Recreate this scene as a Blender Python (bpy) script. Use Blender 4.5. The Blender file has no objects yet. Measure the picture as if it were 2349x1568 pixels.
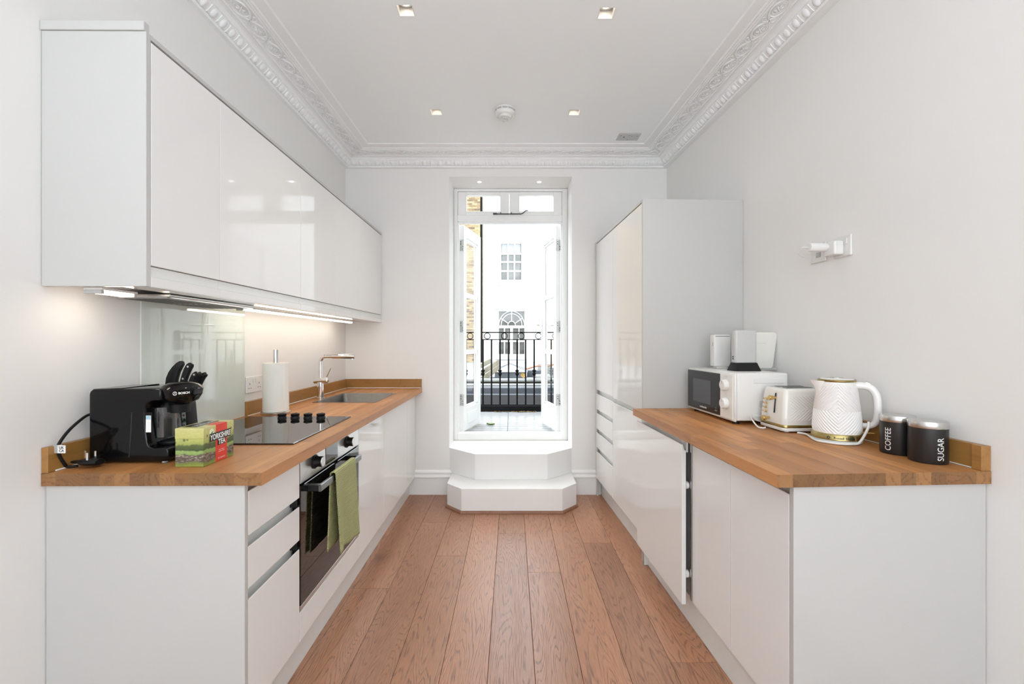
import bpy, bmesh, math, random
from mathutils import Matrix, Vector
random.seed(7)
PI = math.pi
SC = bpy.context.scene
COL = SC.collection
FPX, CX, CY, H = 1020.0, 1174.5, 784.0, 1.26      # focal length in pixels of the 2349x1568 frame, eye height

# ---------------------------------------------------------------- camera, world, lamps, exposure
cam = bpy.data.objects.new('camera', bpy.data.cameras.new('camera'))
COL.objects.link(cam)
cam.location = (0, 0, H); cam.rotation_euler = (PI/2, 0, 0)
cam.data.sensor_width = 36.0; cam.data.lens = 36.0*FPX/2349.0
cam.data.clip_start = 0.05; cam.data.clip_end = 200
SC.camera = cam

W = bpy.data.worlds.new('overcast_sky'); SC.world = W; W.use_nodes = True
wn = W.node_tree.nodes; wl = W.node_tree.links
bg = wn['Background']; bg.inputs[0].default_value = (0.89, 0.97, 1.03, 1); bg.inputs[1].default_value = 6.0

def area(name, loc, rot, sx, sy, power, color, portal=False):
    l = bpy.data.lights.new(name, 'AREA'); l.shape = 'RECTANGLE'; l.size = sx; l.size_y = sy
    l.energy = power; l.color = color
    if portal: l.cycles.is_portal = True
    o = bpy.data.objects.new(name, l); o.location = loc; o.rotation_euler = rot; COL.objects.link(o); return o
area('side_fill_light', (-1.26, -1.5, 1.5), (PI/2+0.95, 0, -PI/2), 1.5, 2.0, 66, (0.82, 0.95, 1.045))  # added pair of fill lamps tilted up at the ceiling, not real windows
area('side_fill_light.001', (1.48, -1.5, 1.5), (PI/2+0.95, 0, PI/2), 1.5, 2.0, 66, (0.82, 0.95, 1.045))
area('door_daylight', (0, 4.18, 1.5), (-PI/2, 0, 0), 0.95, 2.05, 1, (1, 1, 1), portal=True)

SC.view_settings.view_transform = 'Standard'; SC.view_settings.look = 'None'
SC.view_settings.gamma = 1.0; SC.view_settings.use_curve_mapping = False
SC.view_settings.exposure = 0.17
SC.cycles.max_bounces = 10; SC.cycles.diffuse_bounces = 7; SC.cycles.glossy_bounces = 5
SC.cycles.transparent_max_bounces = 12; SC.cycles.sample_clamp_indirect = 6.0
SC.cycles.use_denoising = True

SPOT_W, SPOT_COL = 15.0, (1.0, 0.94, 0.86)

# ---------------------------------------------------------------- helpers
def hexc(h):
    h = h.lstrip('#'); out = []
    for i in (0, 2, 4):
        v = int(h[i:i+2], 16)/255
        out.append(v/12.92 if v <= 0.04045 else ((v+0.055)/1.055)**2.4)
    return tuple(out)+(1.0,)
def C(c): return hexc(c) if isinstance(c, str) else (tuple(c)+(1.0,))[:4]

class MB:
    def __init__(s): s.bm = bmesh.new()
    def poly(s, verts, faces):
        vs = [s.bm.verts.new(v) for v in verts]; fs = []
        for f in faces:
            try: fs.append(s.bm.faces.new([vs[i] for i in f]))
            except ValueError: pass
        return vs, fs
    def box(s, x0, x1, y0, y1, z0, z1, b=0, seg=1):
        v = [(x0,y0,z0),(x1,y0,z0),(x1,y1,z0),(x0,y1,z0),(x0,y0,z1),(x1,y0,z1),(x1,y1,z1),(x0,y1,z1)]
        vs, fs = s.poly(v, [(0,3,2,1),(4,5,6,7),(0,1,5,4),(1,2,6,5),(2,3,7,6),(3,0,4,7)])
        if b: s._bev(fs, b, seg)
        return s
    def _bev(s, fs, b, seg):
        es = {e for f in fs for e in f.edges}
        bmesh.ops.bevel(s.bm, geom=list(es), offset=b, segments=seg, profile=0.5, affect='EDGES')
    def prism(s, pts, axis, a, b, bev=0, seg=1):
        def mk(p, t):
            return (t,p[0],p[1]) if axis == 'x' else (p[0],t,p[1]) if axis == 'y' else (p[0],p[1],t)
        n = len(pts); v = [mk(p, a) for p in pts]+[mk(p, b) for p in pts]
        f = [tuple(range(n))[::-1], tuple(range(n, 2*n))]+[(i,(i+1)%n,n+(i+1)%n,n+i) for i in range(n)]
        vs, fs = s.poly(v, f)
        bmesh.ops.recalc_face_normals(s.bm, faces=fs)
        if bev: s._bev(fs, bev, seg)
        return s
    def tube(s, path, r, n=10, closed=False, sx=1.0):
        P = [Vector(p) for p in path]; m = len(P)
        rr = r if isinstance(r, (list, tuple)) else [r]*m
        up = Vector((0,0,1)); rings = []; prev = None
        for i, p in enumerate(P):
            a = P[(i-1)%m] if (closed or i > 0) else p
            c = P[(i+1)%m] if (closed or i < m-1) else p
            t = (c-a).normalized()
            if prev is None:
                x = t.cross(up)
                if x.length < 1e-3: x = t.cross(Vector((1,0,0)))
            else: x = prev-t*prev.dot(t)
            x.normalize(); y = t.cross(x); prev = x
            rings.append([s.bm.verts.new(p+(x*math.cos(2*PI*k/n)*sx+y*math.sin(2*PI*k/n))*rr[i]) for k in range(n)])
        L = m if closed else m-1
        for i in range(L):
            A, B = rings[i], rings[(i+1)%m]
            for k in range(n): s.bm.faces.new((A[k], A[(k+1)%n], B[(k+1)%n], B[k]))
        if not closed:
            s.bm.faces.new(rings[0][::-1]); s.bm.faces.new(rings[-1])
        return s
    def lathe(s, prof, n=32, c=(0,0,0), sx=1, sy=1, axis='z', capb=True, capt=True):
        rings = []
        for r, z in prof:
            ring = []
            for k in range(n):
                a = 2*PI*k/n; x, y = r*sx*math.cos(a), r*sy*math.sin(a)
                p = (x,y,z) if axis == 'z' else (z,x,y) if axis == 'x' else (y,z,x)
                ring.append(s.bm.verts.new((p[0]+c[0], p[1]+c[1], p[2]+c[2])))
            rings.append(ring)
        for A, B in zip(rings, rings[1:]):
            for k in range(n): s.bm.faces.new((A[k], A[(k+1)%n], B[(k+1)%n], B[k]))
        if capb and prof[0][0] > 1e-6: s.bm.faces.new(rings[0][::-1])
        if capt and prof[-1][0] > 1e-6: s.bm.faces.new(rings[-1])
        return s
    def grid(s, fn, nu, nv, closeu=False):
        g = [[s.bm.verts.new(fn(i/nu, j/nv)) for i in range(nu if closeu else nu+1)] for j in range(nv+1)]
        w = len(g[0])
        for j in range(nv):
            for i in range(nu):
                s.bm.faces.new((g[j][i], g[j][(i+1)%w], g[j+1][(i+1)%w], g[j+1][i]))
        return g
    def loft(s, rings, capb=True, capt=True):
        R = [[s.bm.verts.new(p) for p in r] for r in rings]; n = len(R[0])
        for A, B in zip(R, R[1:]):
            for k in range(n): s.bm.faces.new((A[k], A[(k+1)%n], B[(k+1)%n], B[k]))
        if capb: s.bm.faces.new(R[0][::-1])
        if capt: s.bm.faces.new(R[-1])
        return s
    def text(s, body, size, fn, shear=0.0, bold=0.0, align='CENTER', sx=1.0, step=0.0):
        cu = bpy.data.curves.new('t', 'FONT'); cu.body = body; cu.size = size; cu.align_x = align; cu.align_y = 'CENTER'
        cu.shear = shear; cu.offset = bold; cu.resolution_u = 3
        o = bpy.data.objects.new('t', cu); COL.objects.link(o)
        dg = bpy.context.evaluated_depsgraph_get(); me = bpy.data.meshes.new_from_object(o.evaluated_get(dg))
        tb = bmesh.new(); tb.from_mesh(me)
        if step:                                        # slice the letters so that they can bend round a curve
            for ax, no in ((0,(1,0,0)),(1,(0,1,0))):
                lo = min(v.co[ax] for v in tb.verts); hi = max(v.co[ax] for v in tb.verts); k = lo+step
                while k < hi:
                    bmesh.ops.bisect_plane(tb, geom=tb.verts[:]+tb.edges[:]+tb.faces[:], plane_co=(k,k,0), plane_no=no); k += step
        vm = {v: s.bm.verts.new(fn(v.co.x*sx, v.co.y)) for v in tb.verts}
        for f in tb.faces:
            try: s.bm.faces.new([vm[v] for v in f.verts])
            except ValueError: pass
        tb.free()
        bpy.data.objects.remove(o); bpy.data.meshes.remove(me); bpy.data.curves.remove(cu)
        return s
    def xf(s, M):
        bmesh.ops.transform(s.bm, matrix=M, verts=s.bm.verts); return s
    def mesh(s, name, off=(0,0,0), smooth=None):
        bm = s.bm
        if any(off): bmesh.ops.translate(bm, vec=(-off[0],-off[1],-off[2]), verts=bm.verts)
        bmesh.ops.recalc_face_normals(bm, faces=bm.faces)
        me = bpy.data.meshes.new(name); bm.to_mesh(me); bm.free()
        if smooth is not None:
            me.polygons.foreach_set('use_smooth', [True]*len(me.polygons))
            me.set_sharp_from_angle(angle=math.radians(smooth))
        return me

def frame(x, y, a): return Matrix.Translation((x, y, 0)) @ Matrix.Rotation(a, 4, 'Z')
WF = Matrix.Identity(4)
LF = frame(-1.363, 1.286, 0.008)        # left run: u out from the wall, v away from the eye
RF = frame(1.410, 1.307, 0.053)         # right run: u negative out from the wall
def at(px, py, Y): return Vector(((px-CX)*Y/FPX, Y, H-(py-CY)*Y/FPX))
def loc_in(F, p): return F.inverted() @ Vector(p)

def props(o, label=None, cat=None, group=None, kind=None):
    if label: o['label'] = label
    if cat: o['category'] = cat
    if group: o['group'] = group
    if kind: o['kind'] = kind

class T:
    """a thing: an Empty at its base; part() adds one mesh child, sub() a child of a part"""
    def __init__(s, name, label, cat, F=WF, base=(0,0,0), rot=0.0, local=False, group=None, kind=None):
        s.o = bpy.data.objects.new(name, None); COL.objects.link(s.o)
        s.o.empty_display_size = 0.05
        s.o.matrix_world = F @ Matrix.Translation(base) @ Matrix.Rotation(rot, 4, 'Z')
        s.off = (0,0,0) if local else tuple(base)
        props(s.o, label, cat, group, kind)
    def part(s, name, mb, m, parent=None, smooth=None, label=None, kind=None, loc=None):
        me = mb.mesh(name, s.off, smooth) if isinstance(mb, MB) else mb
        if m is not None and not me.materials: me.materials.append(m)
        o = bpy.data.objects.new(name, me); COL.objects.link(o); o.parent = parent or s.o
        if loc is not None: o.location = loc
        if label: o['label'] = label
        if kind: o['kind'] = kind
        return o

def single(name, mb, m, label, cat, F=WF, smooth=None, base=(0,0,0), group=None, kind=None, rot=0.0, local=False):
    me = mb.mesh(name, (0,0,0) if local else base, smooth); me.materials.append(m)
    o = bpy.data.objects.new(name, me); COL.objects.link(o)
    o.matrix_world = F @ Matrix.Translation(base) @ Matrix.Rotation(rot, 4, 'Z')
    props(o, label, cat, group, kind); return o

def spline(pts, n=8, closed=False):
    P = [Vector(p) for p in pts]; out = []; m = len(P)
    rng = range(m if closed else m-1)
    for i in rng:
        if closed: a, b, c, d = P[(i-1)%m], P[i], P[(i+1)%m], P[(i+2)%m]
        else: a, b, c, d = P[max(i-1,0)], P[i], P[i+1], P[min(i+2,m-1)]
        for k in range(n):
            t = k/n
            out.append(0.5*((2*b)+(c-a)*t+(2*a-5*b+4*c-d)*t*t+(3*b-a-3*c+d)*t**3))
    if not closed: out.append(P[-1])
    return out
def rrect(w, d, r, n=4, cx=0, cy=0):
    out = []
    for qx, qy, a0 in ((1,1,0),(-1,1,90),(-1,-1,180),(1,-1,270)):
        for k in range(n+1):
            a = math.radians(a0+90*k/n)
            out.append((cx+qx*(w/2-r)+r*math.cos(a), cy+qy*(d/2-r)+r*math.sin(a)))
    return out

# ---------------------------------------------------------------- materials
def nodes(name):
    m = bpy.data.materials.new(name); m.use_nodes = True
    nt = m.node_tree; return m, nt, nt.nodes['Principled BSDF']
def N(nt, t, **kw):
    n = nt.nodes.new(t)
    for k, v in kw.items(): setattr(n, k, v)
    return n
def ramp(nt, stops):
    r = N(nt, 'ShaderNodeValToRGB'); e = r.color_ramp.elements
    while len(e) < len(stops): e.new(0.5)
    for i, (p, c) in enumerate(stops): e[i].position = p; e[i].color = C(c)
    return r
def mat(name, col, rough=0.5, metal=0.0, ior=1.5, coat=0.0, var=0.04, vscale=6.0, bump=0.0, bscale=200.0, emit=None, estr=0.0, sheen=0.0, trans=0.0):
    m, nt, b = nodes(name); c = C(col)
    b.inputs['Roughness'].default_value = rough; b.inputs['Metallic'].default_value = metal
    b.inputs['IOR'].default_value = ior; b.inputs['Coat Weight'].default_value = coat
    b.inputs['Coat Roughness'].default_value = 0.03
    b.inputs['Sheen Weight'].default_value = sheen; b.inputs['Transmission Weight'].default_value = trans
    tc = N(nt, 'ShaderNodeTexCoord')
    nz = N(nt, 'ShaderNodeTexNoise'); nz.inputs['Scale'].default_value = vscale; nz.inputs['Detail'].default_value = 4
    nt.links.new(tc.outputs['Object'], nz.inputs['Vector'])
    r = ramp(nt, [(0.3, tuple(x*(1-var) for x in c[:3])), (0.7, tuple(min(1, x*(1+var*0.4)) for x in c[:3]))])
    nt.links.new(nz.outputs['Fac'], r.inputs[0]); nt.links.new(r.outputs[0], b.inputs['Base Color'])
    if bump:
        n2 = N(nt, 'ShaderNodeTexNoise'); n2.inputs['Scale'].default_value = bscale; n2.inputs['Detail'].default_value = 3
        nt.links.new(tc.outputs['Object'], n2.inputs['Vector'])
        bp = N(nt, 'ShaderNodeBump'); bp.inputs['Strength'].default_value = bump; bp.inputs['Distance'].default_value = 0.002
        nt.links.new(n2.outputs['Fac'], bp.inputs['Height']); nt.links.new(bp.outputs[0], b.inputs['Normal'])
    if emit:
        b.inputs['Emission Color'].default_value = C(emit); b.inputs['Emission Strength'].default_value = estr
    return m

def wood(name, light, mid, dark, stretch, rings, line, tint, rough, bump=0.2, knots=False, det=2.5):
    """stretched-noise contour grain along local Y; every board shifts its grain and tint by its own random number"""
    m, nt, b = nodes(name); L = nt.links.new
    tc = N(nt, 'ShaderNodeTexCoord'); oi = N(nt, 'ShaderNodeObjectInfo')
    sh = N(nt, 'ShaderNodeVectorMath', operation='SCALE'); sh.inputs[0].default_value = (13.7, 31.1, 7.3)
    L(oi.outputs['Random'], sh.inputs['Scale'])
    ad = N(nt, 'ShaderNodeVectorMath', operation='ADD'); L(tc.outputs['Object'], ad.inputs[0]); L(sh.outputs[0], ad.inputs[1])
    mp = N(nt, 'ShaderNodeMapping'); mp.inputs['Scale'].default_value = (1, stretch, 1); L(ad.outputs[0], mp.inputs[0])
    nz = N(nt, 'ShaderNodeTexNoise'); nz.inputs['Scale'].default_value = 5.0; nz.inputs['Detail'].default_value = det; nz.inputs['Roughness'].default_value = 0.45
    L(mp.outputs[0], nz.inputs['Vector'])
    ml = N(nt, 'ShaderNodeMath', operation='MULTIPLY'); ml.inputs[1].default_value = rings; L(nz.outputs['Fac'], ml.inputs[0])
    sn = N(nt, 'ShaderNodeMath', operation='SINE'); L(ml.outputs[0], sn.inputs[0])
    fine = N(nt, 'ShaderNodeTexNoise'); fine.inputs['Scale'].default_value = 160; fine.inputs['Detail'].default_value = 3
    mp2 = N(nt, 'ShaderNodeMapping'); mp2.inputs['Scale'].default_value = (1, 0.09, 1); L(ad.outputs[0], mp2.inputs[0]); L(mp2.outputs[0], fine.inputs['Vector'])
    big = N(nt, 'ShaderNodeTexNoise'); big.inputs['Scale'].default_value = 3.0; big.inputs['Detail'].default_value = 2
    mp3 = N(nt, 'ShaderNodeMapping'); mp3.inputs['Scale'].default_value = (1, 0.3, 1); L(ad.outputs[0], mp3.inputs[0]); L(mp3.outputs[0], big.inputs['Vector'])
    base = ramp(nt, [(0.3, mid), (0.7, light)]); L(big.outputs['Fac'], base.inputs[0])
    lr = ramp(nt, [(0.66, (0,0,0)), (0.98, (1,1,1))])
    mr = N(nt, 'ShaderNodeMapRange'); mr.inputs[1].default_value = -1; mr.inputs[2].default_value = 1; L(sn.outputs[0], mr.inputs[0]); L(mr.outputs[0], lr.inputs[0])
    fr = ramp(nt, [(0.40, (0.28,0.28,0.28)), (0.62, (1,1,1))]); L(fine.outputs['Fac'], fr.inputs[0])
    mul = N(nt, 'ShaderNodeMath', operation='MULTIPLY'); L(lr.outputs[0], mul.inputs[0]); L(fr.outputs[0], mul.inputs[1])
    f1 = N(nt, 'ShaderNodeMath', operation='MULTIPLY'); f1.inputs[1].default_value = line; L(mul.outputs[0], f1.inputs[0])
    mx = N(nt, 'ShaderNodeMix', data_type='RGBA'); L(f1.outputs[0], mx.inputs[0]); L(base.outputs[0], mx.inputs[6]); mx.inputs[7].default_value = C(dark)
    f2 = N(nt, 'ShaderNodeMath', operation='MULTIPLY'); f2.inputs[1].default_value = line*0.35; L(fr.outputs[0], f2.inputs[0])
    mx2 = N(nt, 'ShaderNodeMix', data_type='RGBA'); L(f2.outputs[0], mx2.inputs[0]); L(mx.outputs[2], mx2.inputs[6]); mx2.inputs[7].default_value = C(dark)
    last = mx2.outputs[2]
    if knots:
        vo = N(nt, 'ShaderNodeTexVoronoi'); vo.inputs['Scale'].default_value = 2.2; vo.inputs['Randomness'].default_value = 1
        mp4 = N(nt, 'ShaderNodeMapping'); mp4.inputs['Scale'].default_value = (1, 0.7, 1); L(ad.outputs[0], mp4.inputs[0]); L(mp4.outputs[0], vo.inputs['Vector'])
        kr = ramp(nt, [(0.02, (1,1,1)), (0.10, (0.25,0.25,0.25)), (0.2, (0,0,0))]); L(vo.outputs['Distance'], kr.inputs[0])
        kf = N(nt, 'ShaderNodeMath', operation='MULTIPLY'); kf.inputs[1].default_value = 0.75; L(kr.outputs[0], kf.inputs[0])
        mk = N(nt, 'ShaderNodeMix', data_type='RGBA'); L(kf.outputs[0], mk.inputs[0]); L(last, mk.inputs[6]); mk.inputs[7].default_value = C(dark)
        last = mk.outputs[2]
    hs = N(nt, 'ShaderNodeHueSaturation'); L(last, hs.inputs['Color'])
    tr = N(nt, 'ShaderNodeMapRange'); tr.inputs[3].default_value = 1-tint; tr.inputs[4].default_value = 1+tint*0.7; L(oi.outputs['Random'], tr.inputs[0]); L(tr.outputs[0], hs.inputs['Value'])
    L(hs.outputs[0], b.inputs['Base Color'])
    b.inputs['Roughness'].default_value = rough
    bp = N(nt, 'ShaderNodeBump'); bp.inputs['Strength'].default_value = bump; bp.inputs['Distance'].default_value = 0.001; bp.invert = True
    L(mul.outputs[0], bp.inputs['Height']); L(bp.outputs[0], b.inputs['Normal'])
    return m

def brick_mat(name, c1, c2, mortar, scale_w=0.225, scale_h=0.075, bump=0.6, axis='xz'):
    m, nt, b = nodes(name); L = nt.links.new
    tc = N(nt, 'ShaderNodeTexCoord'); sp = N(nt, 'ShaderNodeSeparateXYZ'); cb = N(nt, 'ShaderNodeCombineXYZ')
    L(tc.outputs['Object'], sp.inputs[0]); L(sp.outputs[0 if axis == 'xz' else 1], cb.inputs[0]); L(sp.outputs[2], cb.inputs[1])
    bt = N(nt, 'ShaderNodeTexBrick'); L(cb.outputs[0], bt.inputs['Vector'])
    bt.inputs['Scale'].default_value = 1; bt.inputs['Brick Width'].default_value = scale_w; bt.inputs['Row Height'].default_value = scale_h
    bt.inputs['Mortar Size'].default_value = 0.009; bt.inputs['Bias'].default_value = -0.1
    bt.inputs['Color1'].default_value = C(c1); bt.inputs['Color2'].default_value = C(c2); bt.inputs['Mortar'].default_value = C(mortar)
    nz = N(nt, 'ShaderNodeTexNoise'); nz.inputs['Scale'].default_value = 3.5; nz.inputs['Detail'].default_value = 6; L(tc.outputs['Object'], nz.inputs['Vector'])
    r = ramp(nt, [(0.3, (0.55,0.5,0.45)), (0.65, (1.15,1.12,1.05))]); L(nz.outputs['Fac'], r.inputs[0])
    mx = N(nt, 'ShaderNodeMix', data_type='RGBA', blend_type='MULTIPLY'); mx.inputs[0].default_value = 0.8 if bump > 0.5 else 0.1
    L(bt.outputs['Color'], mx.inputs[6]); L(r.outputs[0], mx.inputs[7]); L(mx.outputs[2], b.inputs['Base Color'])
    b.inputs['Roughness'].default_value = 0.85
    bp = N(nt, 'ShaderNodeBump'); bp.inputs['Strength'].default_value = bump; bp.inputs['Distance'].default_value = 0.01; bp.invert = True
    L(bt.outputs['Fac'], bp.inputs['Height']); L(bp.outputs[0], b.inputs['Normal'])
    return m

def glass_mat(name, tint=(1,1,1), ior=1.45):
    m = bpy.data.materials.new(name); m.use_nodes = True; nt = m.node_tree; nt.nodes.clear(); L = nt.links.new
    out = N(nt, 'ShaderNodeOutputMaterial'); mx = N(nt, 'ShaderNodeMixShader'); fr = N(nt, 'ShaderNodeFresnel'); ge = N(nt, 'ShaderNodeNewGeometry'); mi = N(nt, 'ShaderNodeMapRange'); mi.inputs[3].default_value = ior; mi.inputs[4].default_value = 1/ior
    L(ge.outputs['Backfacing'], mi.inputs[0]); L(mi.outputs[0], fr.inputs[0])
    t = N(nt, 'ShaderNodeBsdfTransparent'); t.inputs[0].default_value = C(tint); g = N(nt, 'ShaderNodeBsdfGlossy'); g.inputs['Roughness'].default_value = 0.01
    L(fr.outputs[0], mx.inputs[0]); L(t.outputs[0], mx.inputs[1]); L(g.outputs[0], mx.inputs[2]); L(mx.outputs[0], out.inputs[0]); return m
def emis(name, col, s):
    m = bpy.data.materials.new(name); m.use_nodes = True; nt = m.node_tree; nt.nodes.clear()
    out = N(nt, 'ShaderNodeOutputMaterial'); e = N(nt, 'ShaderNodeEmission'); e.inputs[0].default_value = C(col); e.inputs[1].default_value = s
    nt.links.new(e.outputs[0], out.inputs[0]); return m

M_WALL = mat('wall_paint', (0.80,0.785,0.765), 0.7, var=0.015, vscale=1.5, bump=0.05, bscale=350)
M_CEIL = mat('ceiling_paint', (0.865,0.885,0.885), 0.75, var=0.01, vscale=1.2)
M_PLASTER = mat('plaster_moulding', (0.84,0.84,0.835), 0.65, var=0.02)
M_TRIM = mat('trim_paint', (0.84,0.84,0.83), 0.35, var=0.015)
M_GLOSS = mat('gloss_white_lacquer', (0.80,0.79,0.775), 0.05, ior=1.36, var=0.008, vscale=1.0)
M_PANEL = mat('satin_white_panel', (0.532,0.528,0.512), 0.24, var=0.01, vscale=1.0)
M_RAIL = mat('handle_rail_white', (0.74,0.74,0.72), 0.3)
M_CARC = mat('carcass_white', (0.7,0.7,0.69), 0.4)
M_DARKGAP = mat('black_plastic', (0.012,0.012,0.013), 0.35)
M_BLACKGLOSS = mat('black_gloss_plastic', (0.004,0.004,0.0045), 0.10, ior=1.36)
M_BLACKMATT = mat('black_matt', (0.007,0.007,0.0075), 0.45, ior=1.35)
M_STEEL = mat('brushed_steel', (0.62,0.62,0.61), 0.27, metal=1.0, var=0.06, vscale=40)
M_FASCIA = mat('steel_fascia', (0.70,0.70,0.70), 0.33, metal=1.0, var=0.05, vscale=60)
M_CHROME = mat('chrome', (0.85,0.85,0.85), 0.06, metal=1.0)
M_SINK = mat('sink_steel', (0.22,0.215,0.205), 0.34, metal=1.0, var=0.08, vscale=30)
M_BRASS = mat('brushed_gold', (0.72,0.50,0.20), 0.25, metal=1.0)
M_ANTBRASS = mat('dark_gold_band', (0.42,0.33,0.14), 0.3, metal=1.0)
M_HOB = mat('hob_glass', (0.012,0.011,0.010), 0.015, ior=1.9)
M_OVENGLASS = mat('oven_glass', (0.008,0.006,0.006), 0.02, ior=1.7)
M_SPLASH = mat('splash_glass', (0.66,0.70,0.64), 0.012, ior=1.66)
M_PLASTIC = mat('white_plastic', (0.74,0.73,0.71), 0.3)
M_PLASTICW = mat('warm_white_plastic', (0.76,0.735,0.69), 0.22, coat=0.2)
M_KETTLE = mat('kettle_white', (0.82,0.80,0.78), 0.18, coat=0.4)
M_GLASS = glass_mat('clear_glass', ior=1.15)
M_LED = emis('led_tube', (1.0,0.88,0.72), 14)
M_LAMP = emis('lamp_lens', (1.0,0.84,0.62), 7)
M_LAMPW = emis('reveal_lamp_lens', (1.0,0.98,0.94), 12)
M_FLOOR = wood('oak_floor', (0.47,0.235,0.135), (0.37,0.17,0.09), (0.11,0.045,0.026), 0.11, 340, 0.58, 0.15, 0.33, 0.3, knots=True, det=3.5)
M_TOP = wood('oak_block', (0.575,0.265,0.092), (0.455,0.19,0.058), (0.19,0.07,0.02), 0.06, 60, 0.35, 0.20, 0.42, 0.06)
M_END = wood('oak_end_grain', (0.33,0.165,0.062), (0.25,0.115,0.04), (0.12,0.05,0.015), 1.0, 150, 0.5, 0.30, 0.5, 0.06)
M_UPSTAND = wood('oak_upstand', (0.40,0.205,0.058), (0.33,0.16,0.042), (0.16,0.07,0.018), 0.06, 40, 0.35, 0.08, 0.35, 0.06)
M_QUAD = wood('brown_beading', (0.30,0.15,0.09), (0.24,0.11,0.06), (0.1,0.04,0.02), 0.1, 40, 0.3, 0.1, 0.45)
M_SEAL = mat('white_sealant', (0.78,0.77,0.75), 0.4)
M_PAPER = mat('kitchen_paper', (0.84,0.82,0.76), 0.9, bump=0.5, bscale=160)
M_IRON = mat('black_iron', (0.004,0.004,0.0045), 0.5, ior=1.15)
M_BRICK = brick_mat('stock_brick', (0.22,0.155,0.08), (0.10,0.07,0.038), (0.27,0.235,0.175))
m_b, nt_b, b_b = nodes('yellow_brick'); oi_b = N(nt_b, 'ShaderNodeObjectInfo'); tc_b = N(nt_b, 'ShaderNodeTexCoord'); nz_b = N(nt_b, 'ShaderNodeTexNoise'); nz_b.inputs['Scale'].default_value = 9
ad_b = N(nt_b, 'ShaderNodeVectorMath', operation='ADD'); nt_b.links.new(tc_b.outputs['Object'], ad_b.inputs[0]); nt_b.links.new(oi_b.outputs['Random'], ad_b.inputs[1]); nt_b.links.new(ad_b.outputs[0], nz_b.inputs['Vector'])
mm_b = N(nt_b, 'ShaderNodeMath', operation='MULTIPLY_ADD'); mm_b.inputs[1].default_value = 0.35; nt_b.links.new(nz_b.outputs['Fac'], mm_b.inputs[0])
ms_b = N(nt_b, 'ShaderNodeMath', operation='MULTIPLY'); ms_b.inputs[1].default_value = 0.75; nt_b.links.new(oi_b.outputs['Random'], ms_b.inputs[0]); nt_b.links.new(ms_b.outputs[0], mm_b.inputs[2])
rb_ = ramp(nt_b, [(0.15,(0.07,0.045,0.03)),(0.35,(0.16,0.11,0.055)),(0.6,(0.22,0.155,0.08)),(0.9,(0.27,0.20,0.11))]); nt_b.links.new(mm_b.outputs[0], rb_.inputs[0]); nt_b.links.new(rb_.outputs[0], b_b.inputs['Base Color']); b_b.inputs['Roughness'].default_value = 0.85
M_ONEBRICK = m_b
M_WBRICK = brick_mat('white_painted_brick', (0.58,0.58,0.56), (0.54,0.54,0.52), (0.46,0.46,0.44), bump=0.4, axis='yz')
M_HOUSE = mat('white_render', (0.64,0.64,0.63), 0.8, var=0.02)
M_FARGLASS = mat('far_window_glass', (0.10,0.10,0.09), 0.03, ior=1.6, var=0.5, vscale=2.0)
M_BLIND = mat('window_blind', (0.30,0.31,0.325), 0.8)
M_DECK = mat('wet_grey_deck', (0.33,0.332,0.336), 0.22, var=0.12, vscale=14)
M_LEAD = mat('grey_lead', (0.06,0.065,0.075), 0.5, var=0.2, vscale=8)
M_FELT = mat('dark_roof_felt', (0.010,0.0095,0.010), 0.7, ior=1.15, var=0.25, vscale=10)
M_STONE = mat('pale_coping_stone', (0.22,0.22,0.21), 0.8, var=0.2, vscale=6)
M_MOSS = mat('mossy_stone', (0.04,0.036,0.02), 0.9, var=0.5, vscale=12)
M_WHITE = mat('white_print', (0.85,0.85,0.84), 0.5)
M_TEXTGREY = mat('grey_print', (0.45,0.45,0.44), 0.5)
M_INK = mat('black_print', (0.012,0.012,0.014), 0.4)
M_RED = mat('red_print', (0.70,0.05,0.03), 0.4)
# ---------------------------------------------------------------- the room shell
YB = 3.69; ZC = H+1.531; YR = -3.3
XL = lambda y: -1.363-0.008*(y-1.286)
XR = lambda y: 1.410-0.053*(y-1.307)
mb = MB(); mb.box(-0.2, 0, -4.75, 2.402, -0.1, ZC+0.15)
single('wall_left', mb, M_WALL, 'white painted wall behind the hob and sink run', 'wall', LF, kind='structure')
mb = MB(); mb.box(0, 0.2, -4.85, 2.46, -0.1, ZC+0.15)
single('wall_right', mb, M_WALL, 'white painted wall behind the microwave and tall larder units', 'wall', RF, kind='structure')
OX0, OX1, OZ0, OZ1 = -0.521, 0.4975, 0.382, 2.631
mb = MB()
mb.box(-1.9, OX0, YB, 4.13, -0.3, ZC+0.15); mb.box(OX1, 1.9, YB, 4.13, -0.3, ZC+0.15)
mb.box(OX0, OX1, YB, 4.13, OZ1, ZC+0.15); mb.box(OX0, OX1, YB, 4.13, -0.3, OZ0)
single('wall_back', mb, M_WALL, 'white end wall with a deep opening for the balcony doors', 'wall', kind='structure')
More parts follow.
